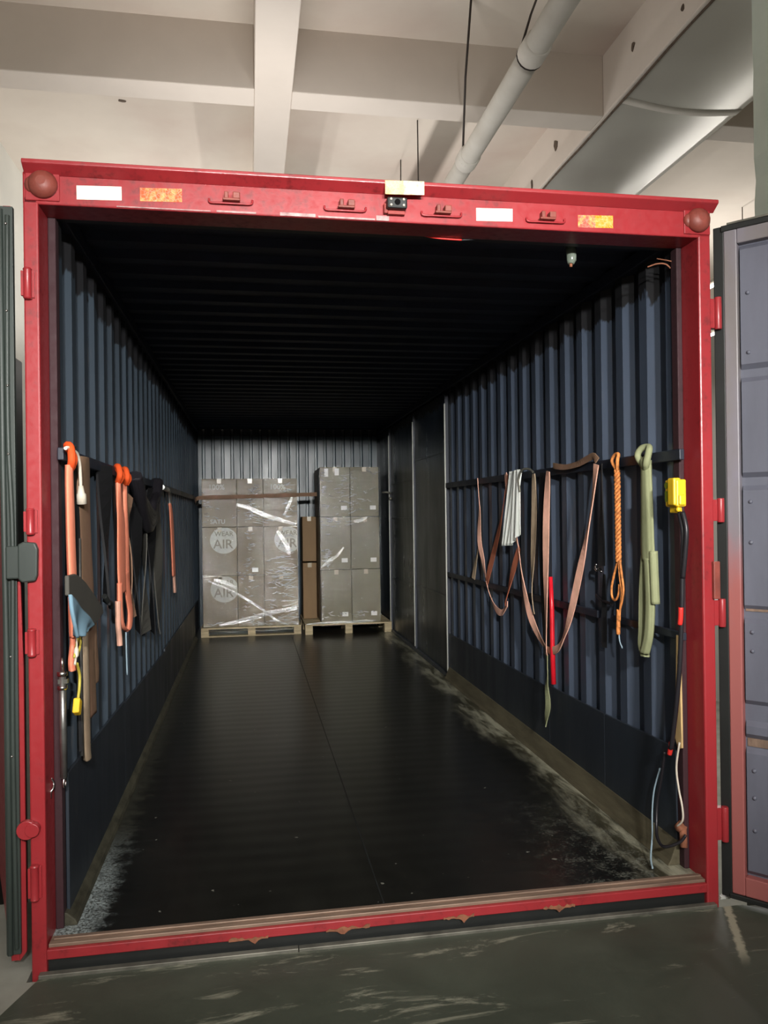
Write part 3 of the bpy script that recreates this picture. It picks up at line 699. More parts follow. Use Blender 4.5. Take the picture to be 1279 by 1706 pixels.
# pipe with couplings and hangers
pp = thing('ceiling_pipe', 'off white pipe running under the ceiling beams towards the back', 'pipe', (2.15, 4, 3.63))
mb = MB(); mb.tube([(2.145, -3, 3.7), (2.165, 13.9, 3.7)], .062, 20); mb.build('pipe_run', M['pipe'], pp)
for y in (1.03, 2.25, -1.2):
    mb = MB(); mb.tube([(2.15, y-.06, 3.7), (2.15, y-.055, 3.7), (2.15, y+.055, 3.7), (2.15, y+.06, 3.7)], [.064, .072, .072, .064], 20); mb.build('coupling', M['pipe'], pp)
for y, tx, ty in ((2.22, 2.03, 1.72), (1.10, 2.40, 1.55)):
    mb = MB(); mb.tube([(2.15-.04, y, 3.76), (2.12+(tx-2.15)*.5, (y+ty)/2, 4.07), (tx, ty, 4.4)], .007, 6); mb.build('hanging_rod', M['wire'], pp)
    mb = MB(); mb.tube([(2.15+.068*math.cos(a*PI/8), y, 3.7+.068*math.sin(a*PI/8)) for a in range(17)], .004, 6); mb.build('clamp_ring', M['wire'], pp)
# duct under the big beam
du = thing('air_duct', 'grey sheet metal duct running under the big ceiling beam', 'duct', (3.5, 3, 3.9))
mb = MB(); NX = 16
secs = []
prof = [(3.10 + .80*k/NX, 4.0 - .035*math.sin(PI*k/NX) - .02*k/NX) for k in range(NX+1)] 
y0, y1 = -4, 13.9
vs = [(x, y0, z) for x, z in prof] + [(x, y1, z) for x, z in prof]; n = NX+1
vs += [(3.9, y0, 4.0), (3.9, y1, 4.0), (3.1, y0, 4.001), (3.1, y1, 4.001)]
fs = [(i, i+1, n+i+1, n+i) for i in range(n-1)] + [(n-1, 2*n, 2*n+1, 2*n-1)]
mb.add(vs, fs, 0, True); mb.build('duct_sheet', M['duct'], du)
for y in (1.95, 4.4, -.4):
    mb = MB(); mb.add([(x, yy, z-.004) for yy in (y-.035, y+.035) for x, z in prof] + [(x, yy, z+.004) for yy in (y-.035, y+.035) for x, z in prof],
                      [(i, i+1, n+i+1, n+i) for i in range(n-1)] + [(2*n+i, 3*n+i, 3*n+i+1, 2*n+i+1) for i in range(n-1)] + [(i, 2*n+i, 2*n+i+1, i+1) for i in range(n-1)] + [(n+i, n+i+1, 3*n+i+1, 3*n+i) for i in range(n-1)], 0, True)
    mb.build('duct_collar', M['grey_metal' if 0 else 'pipe'], du)
mb = MB(); mb.tube(smooth_path([(3.085+.006*math.sin(k*1.7), -2+k*.35, 3.993+.006*math.cos(k*2.1)) for k in range(24)], 3), .008, 6); mb.build('torn_edge', M['bare'], du)

# cabinet shape standing in for a dark truck body, beyond the folded door
cb = thing('truck_stand_in', 'tall black cabinet shape standing in for a truck body beyond the folded left door', 'cabinet', (-.95, 2.3, -1.25))
mb = MB(); mb.box(-1.18, -.70, 2.0, 2.6, -1.25, 2.38); mb.build('body', M['black'], cb, .01)
mb = MB(); mb.box(-1.16, -.80, 1.985, 2.0, .0, 2.3); dd = mb.build('door', M['black'], cb, .004)
mb = MB(); mb.tube([(-.77, 1.985, -.1), (-.77, 1.985, 2.35)], .012, 8); mb.build('edge_bar', M['grey_metal'], cb)
mb = MB(); mb.box(-1.16, -.72, 2.05, 2.5, 2.38, 2.72); tag(mb.build('storage_box', M['yellow'], bevel=.01), 'yellow box on top of the tall black stand-in', 'box')

# ================================================================ CARGO
def text_mesh(m_text, size, cx, cy, cz, mat_, name, parent, ext=.0006):
    cu = bpy.data.curves.new(name, 'FONT'); cu.body = m_text; cu.size = size; cu.align_x = 'CENTER'; cu.align_y = 'CENTER'; cu.extrude = ext; cu.resolution_u = 3
    cu.offset = size*.012
    tmp = bpy.data.objects.new('tmp', cu); COL.objects.link(tmp)
    dg = bpy.context.evaluated_depsgraph_get(); me = bpy.data.meshes.new_from_object(tmp.evaluated_get(dg))
    COL.objects.unlink(tmp); bpy.data.objects.remove(tmp)
    R_ = Matrix.Rotation(PI/2, 4, 'X'); me.transform(R_)
    me.materials.clear(); me.materials.append(mat_); me.name = name
    o = bpy.data.objects.new(name, me); COL.objects.link(o); o.parent = parent; o.location = Vector((cx, cy, cz)) - WORLD_LOC[parent]; WORLD_LOC[o] = Vector((cx, cy, cz))
    return o
def carton(x0, x1, y0, y1, z0, z1, mat_, label, group, stick=None, tabs=False):
    t_ = thing('carton', label, 'box', ((x0+x1)/2, (y0+y1)/2, z0), group)
    g = .002
    m_ = MB(); m_.box(x0+g, x1-g, y0, y1, z0+g, z1-g); b = m_.build('box_body', mat_, t_, .004)
    m_ = MB(); cx = (x0+x1)/2; m_.box(cx-.024, cx+.024, y0-.0008, y1+.0008, z1-g-.001, z1-g+.0008); m_.box(cx-.024, cx+.024, y0-.0012, y0, z1-.055, z1-g); m_.build('packing_tape', M['tape'], t_)
    if stick:
        sx, sz = stick; m_ = MB(); m_.box(sx-.035, sx+.035, y0-.0016, y0-.0004, sz-.024, sz+.024); m_.build('paper_label', M['label'], t_)
    return t_
# pallets
def pallet(x0, x1, y0, y1, h, bottom, label):
    t_ = thing('pallet', label, 'pallet', ((x0+x1)/2, (y0+y1)/2, 0), None)
    nb = 7; dw = (y1-y0)/nb
    for k in range(nb):
        m_ = MB(); m_.box(x0, x1, y0+dw*k+.004, y0+dw*(k+1)-.012, h-.018, h); m_.build('deck_board', M['wood'], t_, .002)
    bw = .085
    for xx in (x0, (x0+x1)/2-bw/2, x1-bw):
        m_ = MB(); m_.box(xx, xx+bw, y0+.004, y1-.01, h-.036, h-.019); m_.build('stringer', M['wood'], t_, .002)
        for yy in (y0+.003, (y0+y1)/2-.06, y1-.13):
            m_ = MB(); m_.box(xx, xx+bw, yy, yy+.12, .012 if bottom else 0, h-.037); m_.build('block', M['wood'], t_, .002)
    if bottom:
        for yy in (y0, (y0+y1)/2-.05, y1-.12):
            m_ = MB(); m_.box(x0, x1, yy, yy+.10, 0, .012); m_.build('bottom_board', M['wood'], t_, .002)
    return t_
YL, YR_ = 6.60-.2, 6.40-.1
YL = 6.45; YR_ = 6.36
pallet(.150, 1.285, YL-.03, YL+.90, .105, True, 'pale wooden pallet under the wrapped stack on the left')
pallet(1.325, 2.335, YR_-.03, YR_+.95, .118, False, 'pale wooden pallet under the taller stack on the right')
# left stack: three columns, three tiers, two deep
xc = [.172, .566, .866, 1.258]; zc = [.107, .695, 1.253, 1.808]
tier = ['bottom', 'middle', 'top']; coln = ['left', 'centre', 'right']
cartonL = {}
for r_ in range(3):
    for c_ in range(3):
        st = ((xc[c_]+xc[c_+1])/2+.05, zc[r_]+.06) if (c_ == 1 and r_ == 1) else None
        logo = (c_ == 0 and r_ < 2) or (c_ == 2 and r_ == 1)
        lab = '%s tier %s column carton of the wrapped left stack' % (tier[r_], coln[c_])
        if logo: lab += ', printed with a pale round logo'
        t_ = carton(xc[c_], xc[c_+1], YL, YL+.44, zc[r_], zc[r_+1]-.001, M['carton'], lab, 'cartons wrapped on the left pallet', st)
        if logo:
            full = c_ == 0
            rr = .15; cx = xc[c_]+.245 if full else xc[c_]+.28; cz = zc[r_+1]-.155
            m_ = MB(); poly = []
            for k in range(48):
                a = 2*PI*k/48; px = cx+rr*1.05*math.cos(a); pz = cz+rr*math.sin(a)
                px = min(px, xc[c_+1]-.006); pz = min(pz, zc[r_+1]-.01); poly.append((px, pz))
            m_.extrude(poly, lambda p: (p[0], YL-.0012, p[1]), lambda p: (p[0], YL+.0005, p[1])); lg = m_.build('round_logo', M['print'], t_)
            text_mesh('AIR', .145, cx-.01, YL-.0022, cz-.045, M['ink'], 'logo_lettering', lg)
            text_mesh('WEAR', .075, cx, YL-.0022, cz+.075, M['ink'], 'logo_lettering', lg)
        if r_ == 2 and c_ != 1:
            text_mesh('100%', .085, (xc[c_]+xc[c_+1])/2-.03, YL-.0015, zc[3]-.10, M['print'], 'printed_lettering', t_)
        if r_ == 2 and c_ == 0:
            text_mesh('SATU', .07, (xc[c_]+xc[c_+1])/2-.02, YL-.0015, zc[2]+.06, M['print'], 'printed_lettering', t_)
        cartonL[(r_, c_)] = t_
for r_ in range(3):
    t_ = carton(xc[2], xc[3], YL+.445, YL+.88, zc[r_], zc[r_+1]-.001, M['carton_brown'], '%s tier carton at the back right of the wrapped left stack' % tier[r_], 'cartons wrapped on the left pallet')
# right stack: two columns, three tiers
xr = [1.513, 1.868, 2.208]; zr = [.120, .742, 1.352, 1.935]
for r_ in range(3):
    for c_ in range(2):
        st = (xr[c_+1]-.075, zr[r_]+(.105 if r_ else .10))
        lab = '%s tier %s carton of the taller right stack, with a small white label' % (tier[r_], ['left', 'right'][c_])
        o = .004 if r_ == 2 else (0 if r_ else -.004)
        t_ = carton(xr[c_]-o+(.006 if r_ == 2 and c_ == 0 else 0), xr[c_+1]-o, YR_, YR_+.42, zr[r_], zr[r_+1]-.002, M['carton_olive'], lab, 'cartons wrapped on the right pallet', st)
        if r_ == 2 and c_ == 0:
            m_ = MB(); m_.box(xr[0]+.055, xr[0]+.10, YR_-.0018, YR_-.0006, zr[3]-.115, zr[3]-.02); m_.box(xr[0]+.175, xr[0]+.225, YR_-.0018, YR_-.0006, zr[3]-.10, zr[3]-.02); m_.build('tape_tab', M['label'], t_)
for r_ in range(3):
    carton(xr[0]+.004, xr[1], YR_+.425, YR_+.84, zr[r_], zr[r_+1]-.002, M['carton_brown'], '%s tier carton behind the left column of the right stack' % tier[r_], 'cartons wrapped on the right pallet')
# brown cartons in the gap between the stacks, standing on the rear part of the right pallet
for r_, (z0, z1) in enumerate(((.120, .80), (.815, 1.36))):
    carton(1.335, 1.505, YR_+.46, YR_+.80, z0, z1, M['carton_brown'], '%s plain brown carton in the gap between the two stacks' % ['lower', 'upper'][r_], 'brown cartons in the gap')

# stretch film shells with crinkles
def film(x0, x1, y0, y1, z0, z1, label, pleats, glint_creases=(), group=None):
    t_ = thing('stretch_wrap', label, 'plastic wrap', ((x0+x1)/2, (y0+y1)/2, z0), group)
    m_ = MB(); path = []
    seg = [((x0, y1), (x0, y0), 10), ((x0, y0), (x1, y0), 70), ((x1, y0), (x1, y1), 20)]
    for a, b, k in seg:
        for i in range(k): path.append((a[0]+(b[0]-a[0])*i/k, a[1]+(b[1]-a[1])*i/k))
    path.append((x1, y1)); nz = 110; rnd_ = random.Random(3)
    from mathutils import noise as mn
    vs = []
    for j in range(nz+1):
        z = z0+(z1-z0)*j/nz
        for i, (x, y) in enumerate(path):
            s = i*.03
            d = .004*mn.noise((s*2.2, z*16, 1.3+x0)) + .0012*mn.noise((s*5, z*40, 7))
            if y <= y0+1e-6 : vs.append((x, y-max(0, d)-.001, z))
            elif x <= x0+1e-6: vs.append((x-max(0, d), y, z))
            else: vs.append((x+max(0, d), y, z))
    n_ = len(path); fs = [(j*n_+i, j*n_+i+1, (j+1)*n_+i+1, (j+1)*n_+i) for j in range(nz) for i in range(n_-1)]
    m_.add(vs, fs, 0, True); m_.build('film_sheet', M['film'], t_)
    for pts_, wid in pleats:
        m_ = MB(); pp_ = smooth_path([(px, y0-.010, pz) for px, pz in pts_], 8)
        wd_ = [wid*(.5+.5*math.sin(PI*i/(len(pp_)-1)))+.004 for i in range(len(pp_))]
        r_ = [w_/2 for w_ in wd_]
        vs = []; seg_ = 8
        m_.ribbon(pp_, wid, (0, 0, 1), .004, 0, wd_)
        m_.tube([p + Vector((0, -.004, 0)) for p in pp_], [.0035]*len(pp_), 6); m_.build('film_pleat', M['pleat'], t_)
    if glint_creases:  # fine creases clustered where the film should show highlights
        m_ = MB(); rc = random.Random(21)
        for (cx, cz, sx, sz, n_c, ln) in glint_creases:
            for _ in range(n_c):
                px = cx + rc.gauss(0, sx); pz = cz + rc.uniform(-sz, sz); l_ = ln*rc.uniform(.4, 1.5); tl = rc.gauss(0, .22)
                px = min(max(px, x0+.02), x1-l_-.01)
                pts_ = [(px+l_*k/4, y0-.006+rc.uniform(-.001, .001), pz+tl*l_*k/4+rc.gauss(0, .0035)) for k in range(5)]
                r0 = rc.uniform(.0018, .0048); m_.tube(pts_, [r0*.4, r0, r0*1.2, r0, r0*.3], 5, 0, False)
        m_.build('film_glint_creases', M['glint_crease'], t_)['kind'] = 'stuff'
    return t_
g_ = .014
film(xc[0]-g_, xc[3]+g_, YL-g_, YL+.89, .03, 1.815, 'clear stretch wrap around the wide left stack of cartons',
     [([(.56, 1.51), (.70, 1.47), (.90, 1.38), (1.24, 1.27)], .05), ([(.24, .64), (.50, .52), (.80, .33), (1.0, .17), (1.12, .12)], .025),
      ([(.35, .13), (.70, .20), (1.0, .27), (1.24, .30)], .05), ([(1.20, 1.60), (1.16, 1.50), (1.10, 1.38)], .03), ([(1.02, 1.20), (1.12, 1.05), (1.16, .92)], .05), ([(.30, .655), (.42, .62), (.56, .55)], .04)],
     [(.72, 1.66, .035, .10, 16, .06), (.70, 1.50, .03, .10, 16, .05), (.66, 1.40, .06, .05, 14, .05), (.68, 1.05, .02, .17, 22, .04), (.64, .76, .05, .14, 34, .05), (.64, .36, .06, .22, 34, .05),
      (1.12, 1.68, .03, .10, 18, .06), (1.14, 1.46, .03, .10, 16, .05), (1.08, 1.02, .05, .14, 40, .08), (1.06, .72, .09, .18, 60, .11), (1.05, .36, .09, .2, 55, .10), (.85, .14, .28, .03, 40, .08), (.22, 1.60, .03, .12, 14, .03), (.26, 1.45, .04, .15, 12, .05), (.85, 1.35, .12, .05, 20, .08)])
film(xr[0]-g_, xr[2]+g_+.004, YR_-g_, YR_+.86, .09, 1.94, 'clear stretch wrap around the tall right stack of cartons',
     [([(1.52, .77), (1.60, .84), (1.70, .90), (1.78, 1.00)], .03), ([(1.90, 1.30), (1.98, 1.31), (2.06, 1.345)], .04), ([(1.34, .115), (1.55, .125), (1.9, .13), (2.15, .14)], .03)],
     [(1.56, .88, .03, .10, 46, .05), (1.53, 1.70, .012, .18, 22, .03), (1.70, 1.55, .10, .3, 40, .08), (1.87, 1.65, .012, .25, 20, .02), (1.95, 1.55, .12, .15, 16, .08), (1.62, 1.25, .05, .10, 16, .05), (1.52, .40, .008, .25, 18, .02), (1.85, .22, .2, .03, 26, .05), (2.1, 1.88, .05, .03, 8, .04)])
# lashing strap across the left stack, from rail to rail
mb = MB(); pts = smooth_path([(.11, YL-.10, 1.55), (.16, YL-.035, 1.590), (.5, YL-.030, 1.597), (.86, YL-.030, 1.605), (1.27, YL-.030, 1.615), (1.40, YL-.0, 1.619), (1.49, YL+.03, 1.622)], 6)
mb.ribbon(pts, .044, (0, 0, 1), .004); st = mb.build('cargo_strap', M['brownweb']); tag(st, 'brown webbing strap stretched across the wrapped left stack', 'strap')
mb = MB(); mb.tube([(2.345, YR_-.02, 1.62), (2.29, YR_-.03, 1.635), (2.245, YR_-.0, 1.63)], .012, 8); mb.sphere((2.335, YR_-.04, 1.56), .02, 10, 6); tag(mb.build('strap_ratchet', M['grey_metal']), 'small metal strap fitting on the right wall beside the tall stack', 'ratchet')
mb = MB(); mb.tube(smooth_path([(.10, 6.1, 1.62), (.11, 6.12, 1.56), (.13, 6.2, 1.50), (.15, 6.3, 1.52)], 5), .008, 8); tag(mb.build('wall_hook', M['blackweb']), 'thin dark hook on the left wall next to the wrapped stack', 'hook')

# ================================================================ HANGING GEAR, RIGHT WALL
XW = 2.318
def yz(pts, x=XW, bow=0):
    n_ = len(pts); return [(x - bow*math.sin(PI*i/(n_-1)), p[0] - (.035 if x > 1 else 0), p[1]) for i, p in enumerate(pts)]
def strap(name, pts, width, m_, label, cat='strap', group=None, x=XW, bow=0, side=(0, 1, 0), th=.004, sub=6, parent=None, twist=0):
    b = MB(); pp_ = smooth_path(yz(pts, x, bow), sub)
    sd_ = side if not twist else (lambda t: Vector((math.sin(twist*math.sin(t*PI*1.5)), math.cos(twist*math.sin(t*PI*1.5)), 0)))
    sd2 = sd_ if not callable(sd_) else sd_
    b.ribbon(pp_, width, sd2, th)
    o = b.build(name, m_, parent)
    if parent is None: tag(o, label, cat, group)
    return o
G1 = 'webbing straps hung on the right wall'
# width direction: in-wall, perpendicular to the path -> use x cross tangent
def wall_strap(name, pts, width, m_, label, cat='strap', group=G1, x=XW, th=.005, parent=None, sub=6, bow=.0):
    b = MB(); pp_ = smooth_path(yz(pts, x, bow), sub); n_ = len(pp_); vs = []
    rr = random.Random(len(label)+len(pts))
    ph = rr.uniform(0, 6)
    for i, p in enumerate(pp_):
        t = (pp_[min(i+1, n_-1)] - pp_[max(i-1, 0)]).normalized()
        a = Vector((1, 0, 0)).cross(t).normalized()
        q = .35*math.sin(ph + i*.25); a = (a*math.cos(q) + Vector((1, 0, 0))*math.sin(q)).normalized(); nb = t.cross(a).normalized()
        for sa, sb in ((-1, -1), (1, -1), (1, 1), (-1, 1)): vs.append(p + a*width*.5*sa + nb*th*.5*sb)
    fs = []
    for i in range(n_-1):
        for k in range(4): fs.append((i*4+k, i*4+(k+1) % 4, (i+1)*4+(k+1) % 4, (i+1)*4+k))
    fs += [(3, 2, 1, 0), tuple((n_-1)*4+k for k in range(4))]
    b.add(vs, fs); o = b.build(name, m_, parent)
    if parent is None: tag(o, label, cat, group)
    return o
t_ = thing('webbing_strap', 'grubby tan strap furthest back on the right wall rail, swinging down into a loop', 'strap', (XW, 2.6, .75), G1)
wall_strap('webbing', [(2.72, 1.625), (2.69, 1.40), (2.70, 1.185), (2.62, 1.05), (2.53, .88), (2.38, .758), (2.22, .73), (2.10, .80)], .042, M['pink'], '', parent=t_)
wall_strap('loose_end', [(2.715, 1.17), (2.80, 1.04), (2.88, .90)], .038, M['tan'], '', parent=t_, x=XW+.004)
wall_strap('webbing_strap', [(2.06, 1.62), (2.16, 1.396), (2.26, 1.238), (2.45, 1.00), (2.53, .89)], .040, M['rustweb'], 'dark rusty strap slanting down left from under the white cloth', x=XW-.004)
wall_strap('webbing_strap', [(2.085, 1.625), (2.02, 1.471), (1.945, 1.283), (1.86, 1.16), (1.80, .98), (1.70, .81), (1.60, .72), (1.471, .648), (1.383, .627), (1.254, .665), (1.171, .748), (1.089, .867), (.971, 1.09), (.895, 1.241), (.822, 1.416), (.770, 1.60)], .042, M['pink'], 'long pinkish strap sagging in a wide loop behind the straight strap', x=XW-.006)
wall_strap('webbing_strap', [(1.84, 1.17), (1.90, 1.09), (1.98, .99), (2.06, .88), (2.12, .80)], .040, M['rustweb'], 'short orange brown strap end crossing below the white cloth', x=XW-.010)
wall_strap('webbing_strap', [(1.60, 1.60), (1.60, 1.392), (1.632, 1.114), (1.655, .937), (1.630, .793)], .042, M['tan'], 'tan strap hanging straight just right of the white cloth', x=XW-.002)
wall_strap('webbing_strap', [(1.35, 1.60), (1.384, 1.358), (1.404, 1.027), (1.41, .695), (1.41, .60)], .048, M['pink'], 'long pink strap hanging straight down beside the red rod', x=XW-.014)
wall_strap('loose_end' if 0 else 'webbing_strap', [(1.41, .60), (1.400, .50), (1.415, .42), (1.40, .33), (1.43, .25), (1.44, .205)], .036, M['green'], 'knotted pale strap tail hanging over the kick plate', x=XW-.012)
wall_strap('webbing_strap', [(1.47, 1.60), (1.475, 1.3), (1.485, .9), (1.492, .60)], .075, M['blackweb'], 'wide black strap left of the long pink strap', x=XW+.004)
wall_strap('webbing_strap', [(1.30, 1.628), (1.15, 1.61), (.99, 1.615), (.86, 1.635), (.80, 1.642), (.763, 1.618)], .030, M['brownweb'], 'brown strap draped along the top of the right wall rail', x=XW-.004)
t_ = thing('hook_strap', 'black strap with a steel hook beside the orange rope', 'strap', (XW, .73, 1.1), G1)
wall_strap('webbing', [(.726, 1.60), (.733, 1.35), (.740, 1.13)], .042, M['blackweb'], '', parent=t_)
mb = MB(); mb.tube(smooth_path([(XW, .76, 1.135), (XW-.004, .765, 1.115), (XW-.006, .74, 1.105), (XW-.004, .715, 1.115), (XW-.004, .70, 1.10)], 4), .006, 8); mb.build('hook', M['chrome'], t_)
wall_strap('webbing_strap', [(.735, 1.09), (.74, .95), (.745, .75)], .03, M['blackweb'], 'thin black strap end below the steel hook', x=XW+.010)
# white cloth
def cloth(name, outline_top, outline_bot, x, folds, amp, m_, label, cat, group=None, nu=40, nv=26, parent=None, thick=.004):
    b = MB(); vs = []
    for j in range(nv+1):
        v = j/nv
        for i in range(nu+1):
            u = i/nu
            top = outline_top(u); bot = outline_bot(u)
            y = top[0]+(bot[0]-top[0])*v; z = top[1]+(bot[1]-top[1])*v
            xx = x - amp*(.4+.6*v)*(.5+.5*math.cos(folds*2*PI*u + .8*v))
            vs.append((xx, y, z))
    n_ = nu+1
    fs = [(j*n_+i, j*n_+i+1, (j+1)*n_+i+1, (j+1)*n_+i) for j in range(nv) for i in range(nu)]
    b.add(vs, fs, 0, True); o = b.build(name, m_, parent)
    so = o.modifiers.new('solid', 'SOLIDIFY'); so.thickness = thick; so.offset = 0
    if parent is None: tag(o, label, cat, group)
    return o
t_ = thing('cloth_rag', 'white folded cloth draped over the right wall rail', 'cloth', (XW-.03, 1.85, 1.17))
cloth('cloth_layer', lambda u: (1.91-.20*u, 1.632), lambda u: (2.05-.16*u, 1.17+.01*u), XW-.02, 2.5, .022, M['whitecloth'], '', '', parent=t_)
cloth('cloth_layer', lambda u: (1.80-.08*u, 1.634), lambda u: (1.86-.14*u, 1.19+.06*u), XW-.03, 1.5, .015, M['whitecloth'], '', '', parent=t_)
mb = MB(); mb.tube(smooth_path([(XW-.03, 1.72, 1.50), (XW-.035, 1.725, 1.58), (XW-.03, 1.68, 1.628), (XW-.01, 1.62, 1.63), (XW, 1.58, 1.61)], 5), .007, 8); tag(mb.build('cable_end', M['grey_metal']), 'thin grey cable curling over the rail by the white cloth', 'cable')
# red rod
mb = MB(); mb.tube([(XW-.002, 1.330, 1.03), (XW+.0, 1.322, .85), (XW-.004, 1.312, .65), (XW-.004, 1.303, .455)], [.011, .0125, .013, .014], 12); tag(mb.build('red_rod', M['redrod']), 'glossy red rod standing behind the rail beside the long pink strap', 'rod')
# orange rope: plait and loops
t_ = thing('orange_rope', 'orange plaited rope hung in a bundle with loose loops', 'rope', (XW, .545, .79))
def strand(fn, n_, r, parent, name, m_): b = MB(); b.tube([fn(i/(n_-1)) for i in range(n_)], r, 7); return b.build(name, m_, parent)
for k in range(3):
    ph = k*2*PI/3
    strand(lambda t: (XW-.012-.008*math.cos(t*44+ph), .513+.010*math.sin(t*44+ph), 1.56-.40*t), 110, .006, t_, 'plait_strand', M['rope'])
b = MB(); b.tube(smooth_path([(XW-.01, .516, 1.56), (XW-.018, .548, 1.60), (XW-.012, .535, 1.628), (XW-.01, .505, 1.63), (XW-.018, .498, 1.60), (XW-.01, .512, 1.555)], 6), .008, 8); b.build('top_loop', M['rope'], t_)
for pts_ in ([(.552, 1.165), (.59, 1.10), (.617, 1.04), (.612, .998), (.585, .987), (.555, 1.01), (.54, 1.06)], [(.535, 1.165), (.515, 1.09), (.505, 1.04), (.52, .99), (.54, .95), (.545, .90)], [(.545, 1.16), (.535, 1.09), (.52, 1.03), (.53, .98), (.55, .92), (.548, .87)]):
    b = MB(); b.tube(smooth_path(yz(pts_, XW-.012), 6), .0055, 7); b.build('loose_loop', M['rope'], t_)
b = MB(); b.tube(smooth_path(yz([(.548, .95), (.552, .90), (.555, .84)], XW-.014), 5), .009, 8); b.build('rope_tail', M['rope'], t_)
b = MB(); b.tube(smooth_path(yz([(.552, .84), (.545, .81), (.522, .785)], XW-.012), 5), .003, 6); b.build('frayed_end', M['lightblue'], t_)
# green sling
t_ = thing('lifting_sling', 'pale olive green lifting sling knotted over the right wall rail', 'sling', (XW, .29, .79))
def bundle(pts_, w0, parent, m_, name, x, lobes=3, dep=.028, sub=6):
    """soft folded webbing: a few overlapping flat-ish lobes across the width"""
    b = MB(); pp_ = smooth_path(yz(pts_, x), sub); n_ = len(pp_)
    vs = []; K = 22
    for i, p in enumerate(pp_):
        ww = w0[i*len(w0)//n_] if 0 else (w0[min(int(i/(n_-1)*(len(w0)-1)), len(w0)-2)]*(1-((i/(n_-1)*(len(w0)-1)) - min(int(i/(n_-1)*(len(w0)-1)), len(w0)-2))) + w0[min(int(i/(n_-1)*(len(w0)-1)), len(w0)-2)+1]*((i/(n_-1)*(len(w0)-1)) - min(int(i/(n_-1)*(len(w0)-1)), len(w0)-2)))
        for k in range(K):
            a = 2*PI*k/K; cy = math.cos(a); sx = math.sin(a)
            r_ = 1 + .10*math.cos(lobes*2*a + .03*i)
            vs.append(p + Vector((sx*dep*.5*r_*(1+.35*abs(math.sin(lobes*a))), cy*ww*.5*r_, 0)))
    fs = [(i*K+k, i*K+(k+1) % K, (i+1)*K+(k+1) % K, (i+1)*K+k) for i in range(n_-1) for k in range(K)]
    fs += [tuple(range(K-1, -1, -1)), tuple((n_-1)*K+k for k in range(K))]
    b.add(vs, fs, 0, True); return b.build(name, m_, parent)
bundle([(.285, 1.585), (.285, 1.50), (.284, 1.384), (.284, 1.25), (.280, 1.18)], [.06, .07, .085, .095, .095], t_, M['green'], 'sling_body', XW-.016)
bundle([(.275, 1.19), (.268, 1.10), (.265, 1.0), (.280, .88), (.315, .80)], [.06, .055, .055, .055, .06], t_, M['green'], 'sling_loop', XW-.018)
bundle([(.318, 1.20), (.338, 1.05), (.345, .90), (.350, .83), (.325, .785)], [.02, .016, .016, .03, .05], t_, M['green'], 'sling_loop', XW-.010)
bundle([(.240, 1.22), (.235, 1.12), (.228, 1.01)], [.03, .028, .026], t_, M['green'], 'sling_tail', XW-.014)
b = MB(); b.tube(smooth_path([(XW-.012, .27, 1.56), (XW-.030, .292, 1.605), (XW-.02, .28, 1.635), (XW-.005, .25, 1.64), (XW-.018, .224, 1.62), (XW-.032, .218, 1.575), (XW-.02, .245, 1.55)], 6), .014, 10); b.sphere((XW-.022, .247, 1.575), .028, 14, 10, (.7, 1.0, 1.0)); b.build('knot', M['green'], t_)
# yellow plug connector and its cables
XP = 2.30
before_socket = set(bpy.data.objects)
t_ = thing('cable_socket', 'yellow cable socket box hanging by the right post on black cables', 'socket', (XP, .06, 1.37))
mb = MB(); mb.box(XP-.022, XP+.018, .012, .095, 1.395, 1.497); mb.box(XP-.030, XP+.0, .018, .064, 1.40, 1.503); mb.box(XP-.016, XP+.012, .003, .095, 1.40, 1.44); mb.build('socket_shell', M['yellow'], t_, .006)
mb = MB(); mb.box(XP-.012, XP+.010, .03, .08, 1.372, 1.398); mb.sphere((XP-.01, .022, 1.385), .010, 10, 6); mb.build('cable_gland', M['yellow'], t_, .004)
mb = MB(); mb.tube([(XP-.022, .083, 1.476), (XP-.0245, .083, 1.476)], .012, 12); mb.box(XP-.0245, XP-.021, .074, .092, 1.415, 1.455); mb.build('printed_mark', M['olive_ink'], t_)
for pts_, r_ in (([(.068, 1.375), (.045, 1.30), (.05, 1.20), (.055, 1.10), (.06, 1.015), (.085, .76), (.14, .50), (.155, .47)], .009), ([(.045, 1.375), (.022, 1.31), (.032, 1.22), (.05, 1.13)], .009)):
    b = MB(); b.tube(smooth_path(yz(pts_, XP), 6), r_, 9); b.build('black_cable', M['cable'], t_)
b = MB(); b.tube(smooth_path(yz([(.056, 1.02), (.058, .985), (.064, .955)], XP-.006), 4), .0095, 8); b.build('red_joint', M['redcable'], t_)
b = MB(); b.tube(smooth_path(yz([(.150, .49), (.157, .465), (.166, .44)], XP+.002), 4), .0095, 8); b.build('red_joint', M['redcable'], t_)
b = MB(); b.tube(smooth_path([(XP+.002, .165, .44), (XP+.006, .20, .33), (XP+.006, .235, .22), (XP-.01, .215, .13), (XP-.03, .17, .10), (XP-.03, .12, .09), (XP+.01, .08, .12), (XP+.03, .07, .15)], 6), .006, 8); b.build('black_cable', M['cable'], t_)
for o in set(bpy.data.objects) - before_socket:
    if o.parent is None: o.location.y -= .03
b = MB(); b.tube(smooth_path([(XP+.006, .18, .36), (XP+.004, .225, .26), (XP+.0, .235, .17), (XP-.02, .20, .09), (XP-.06, .14, .03), (XP-.08, .09, .012)], 6), .0035, 8); tag(b.build('thin_cord', M['lightblue']), 'thin pale cord running down the kick plate onto the floor', 'cord')
b = MB(); b.tube(smooth_path([(XP+.03, .075, .49), (XP+.03, .10, .39), (XP+.03, .085, .31), (XP+.03, .062, .25), (XP+.03, .060, .20), (XP+.025, .09, .165)], 6), .004, 8); tag(b.build('thin_cord', M['white_plastic']), 'white cord curving down beside the right post', 'cord')
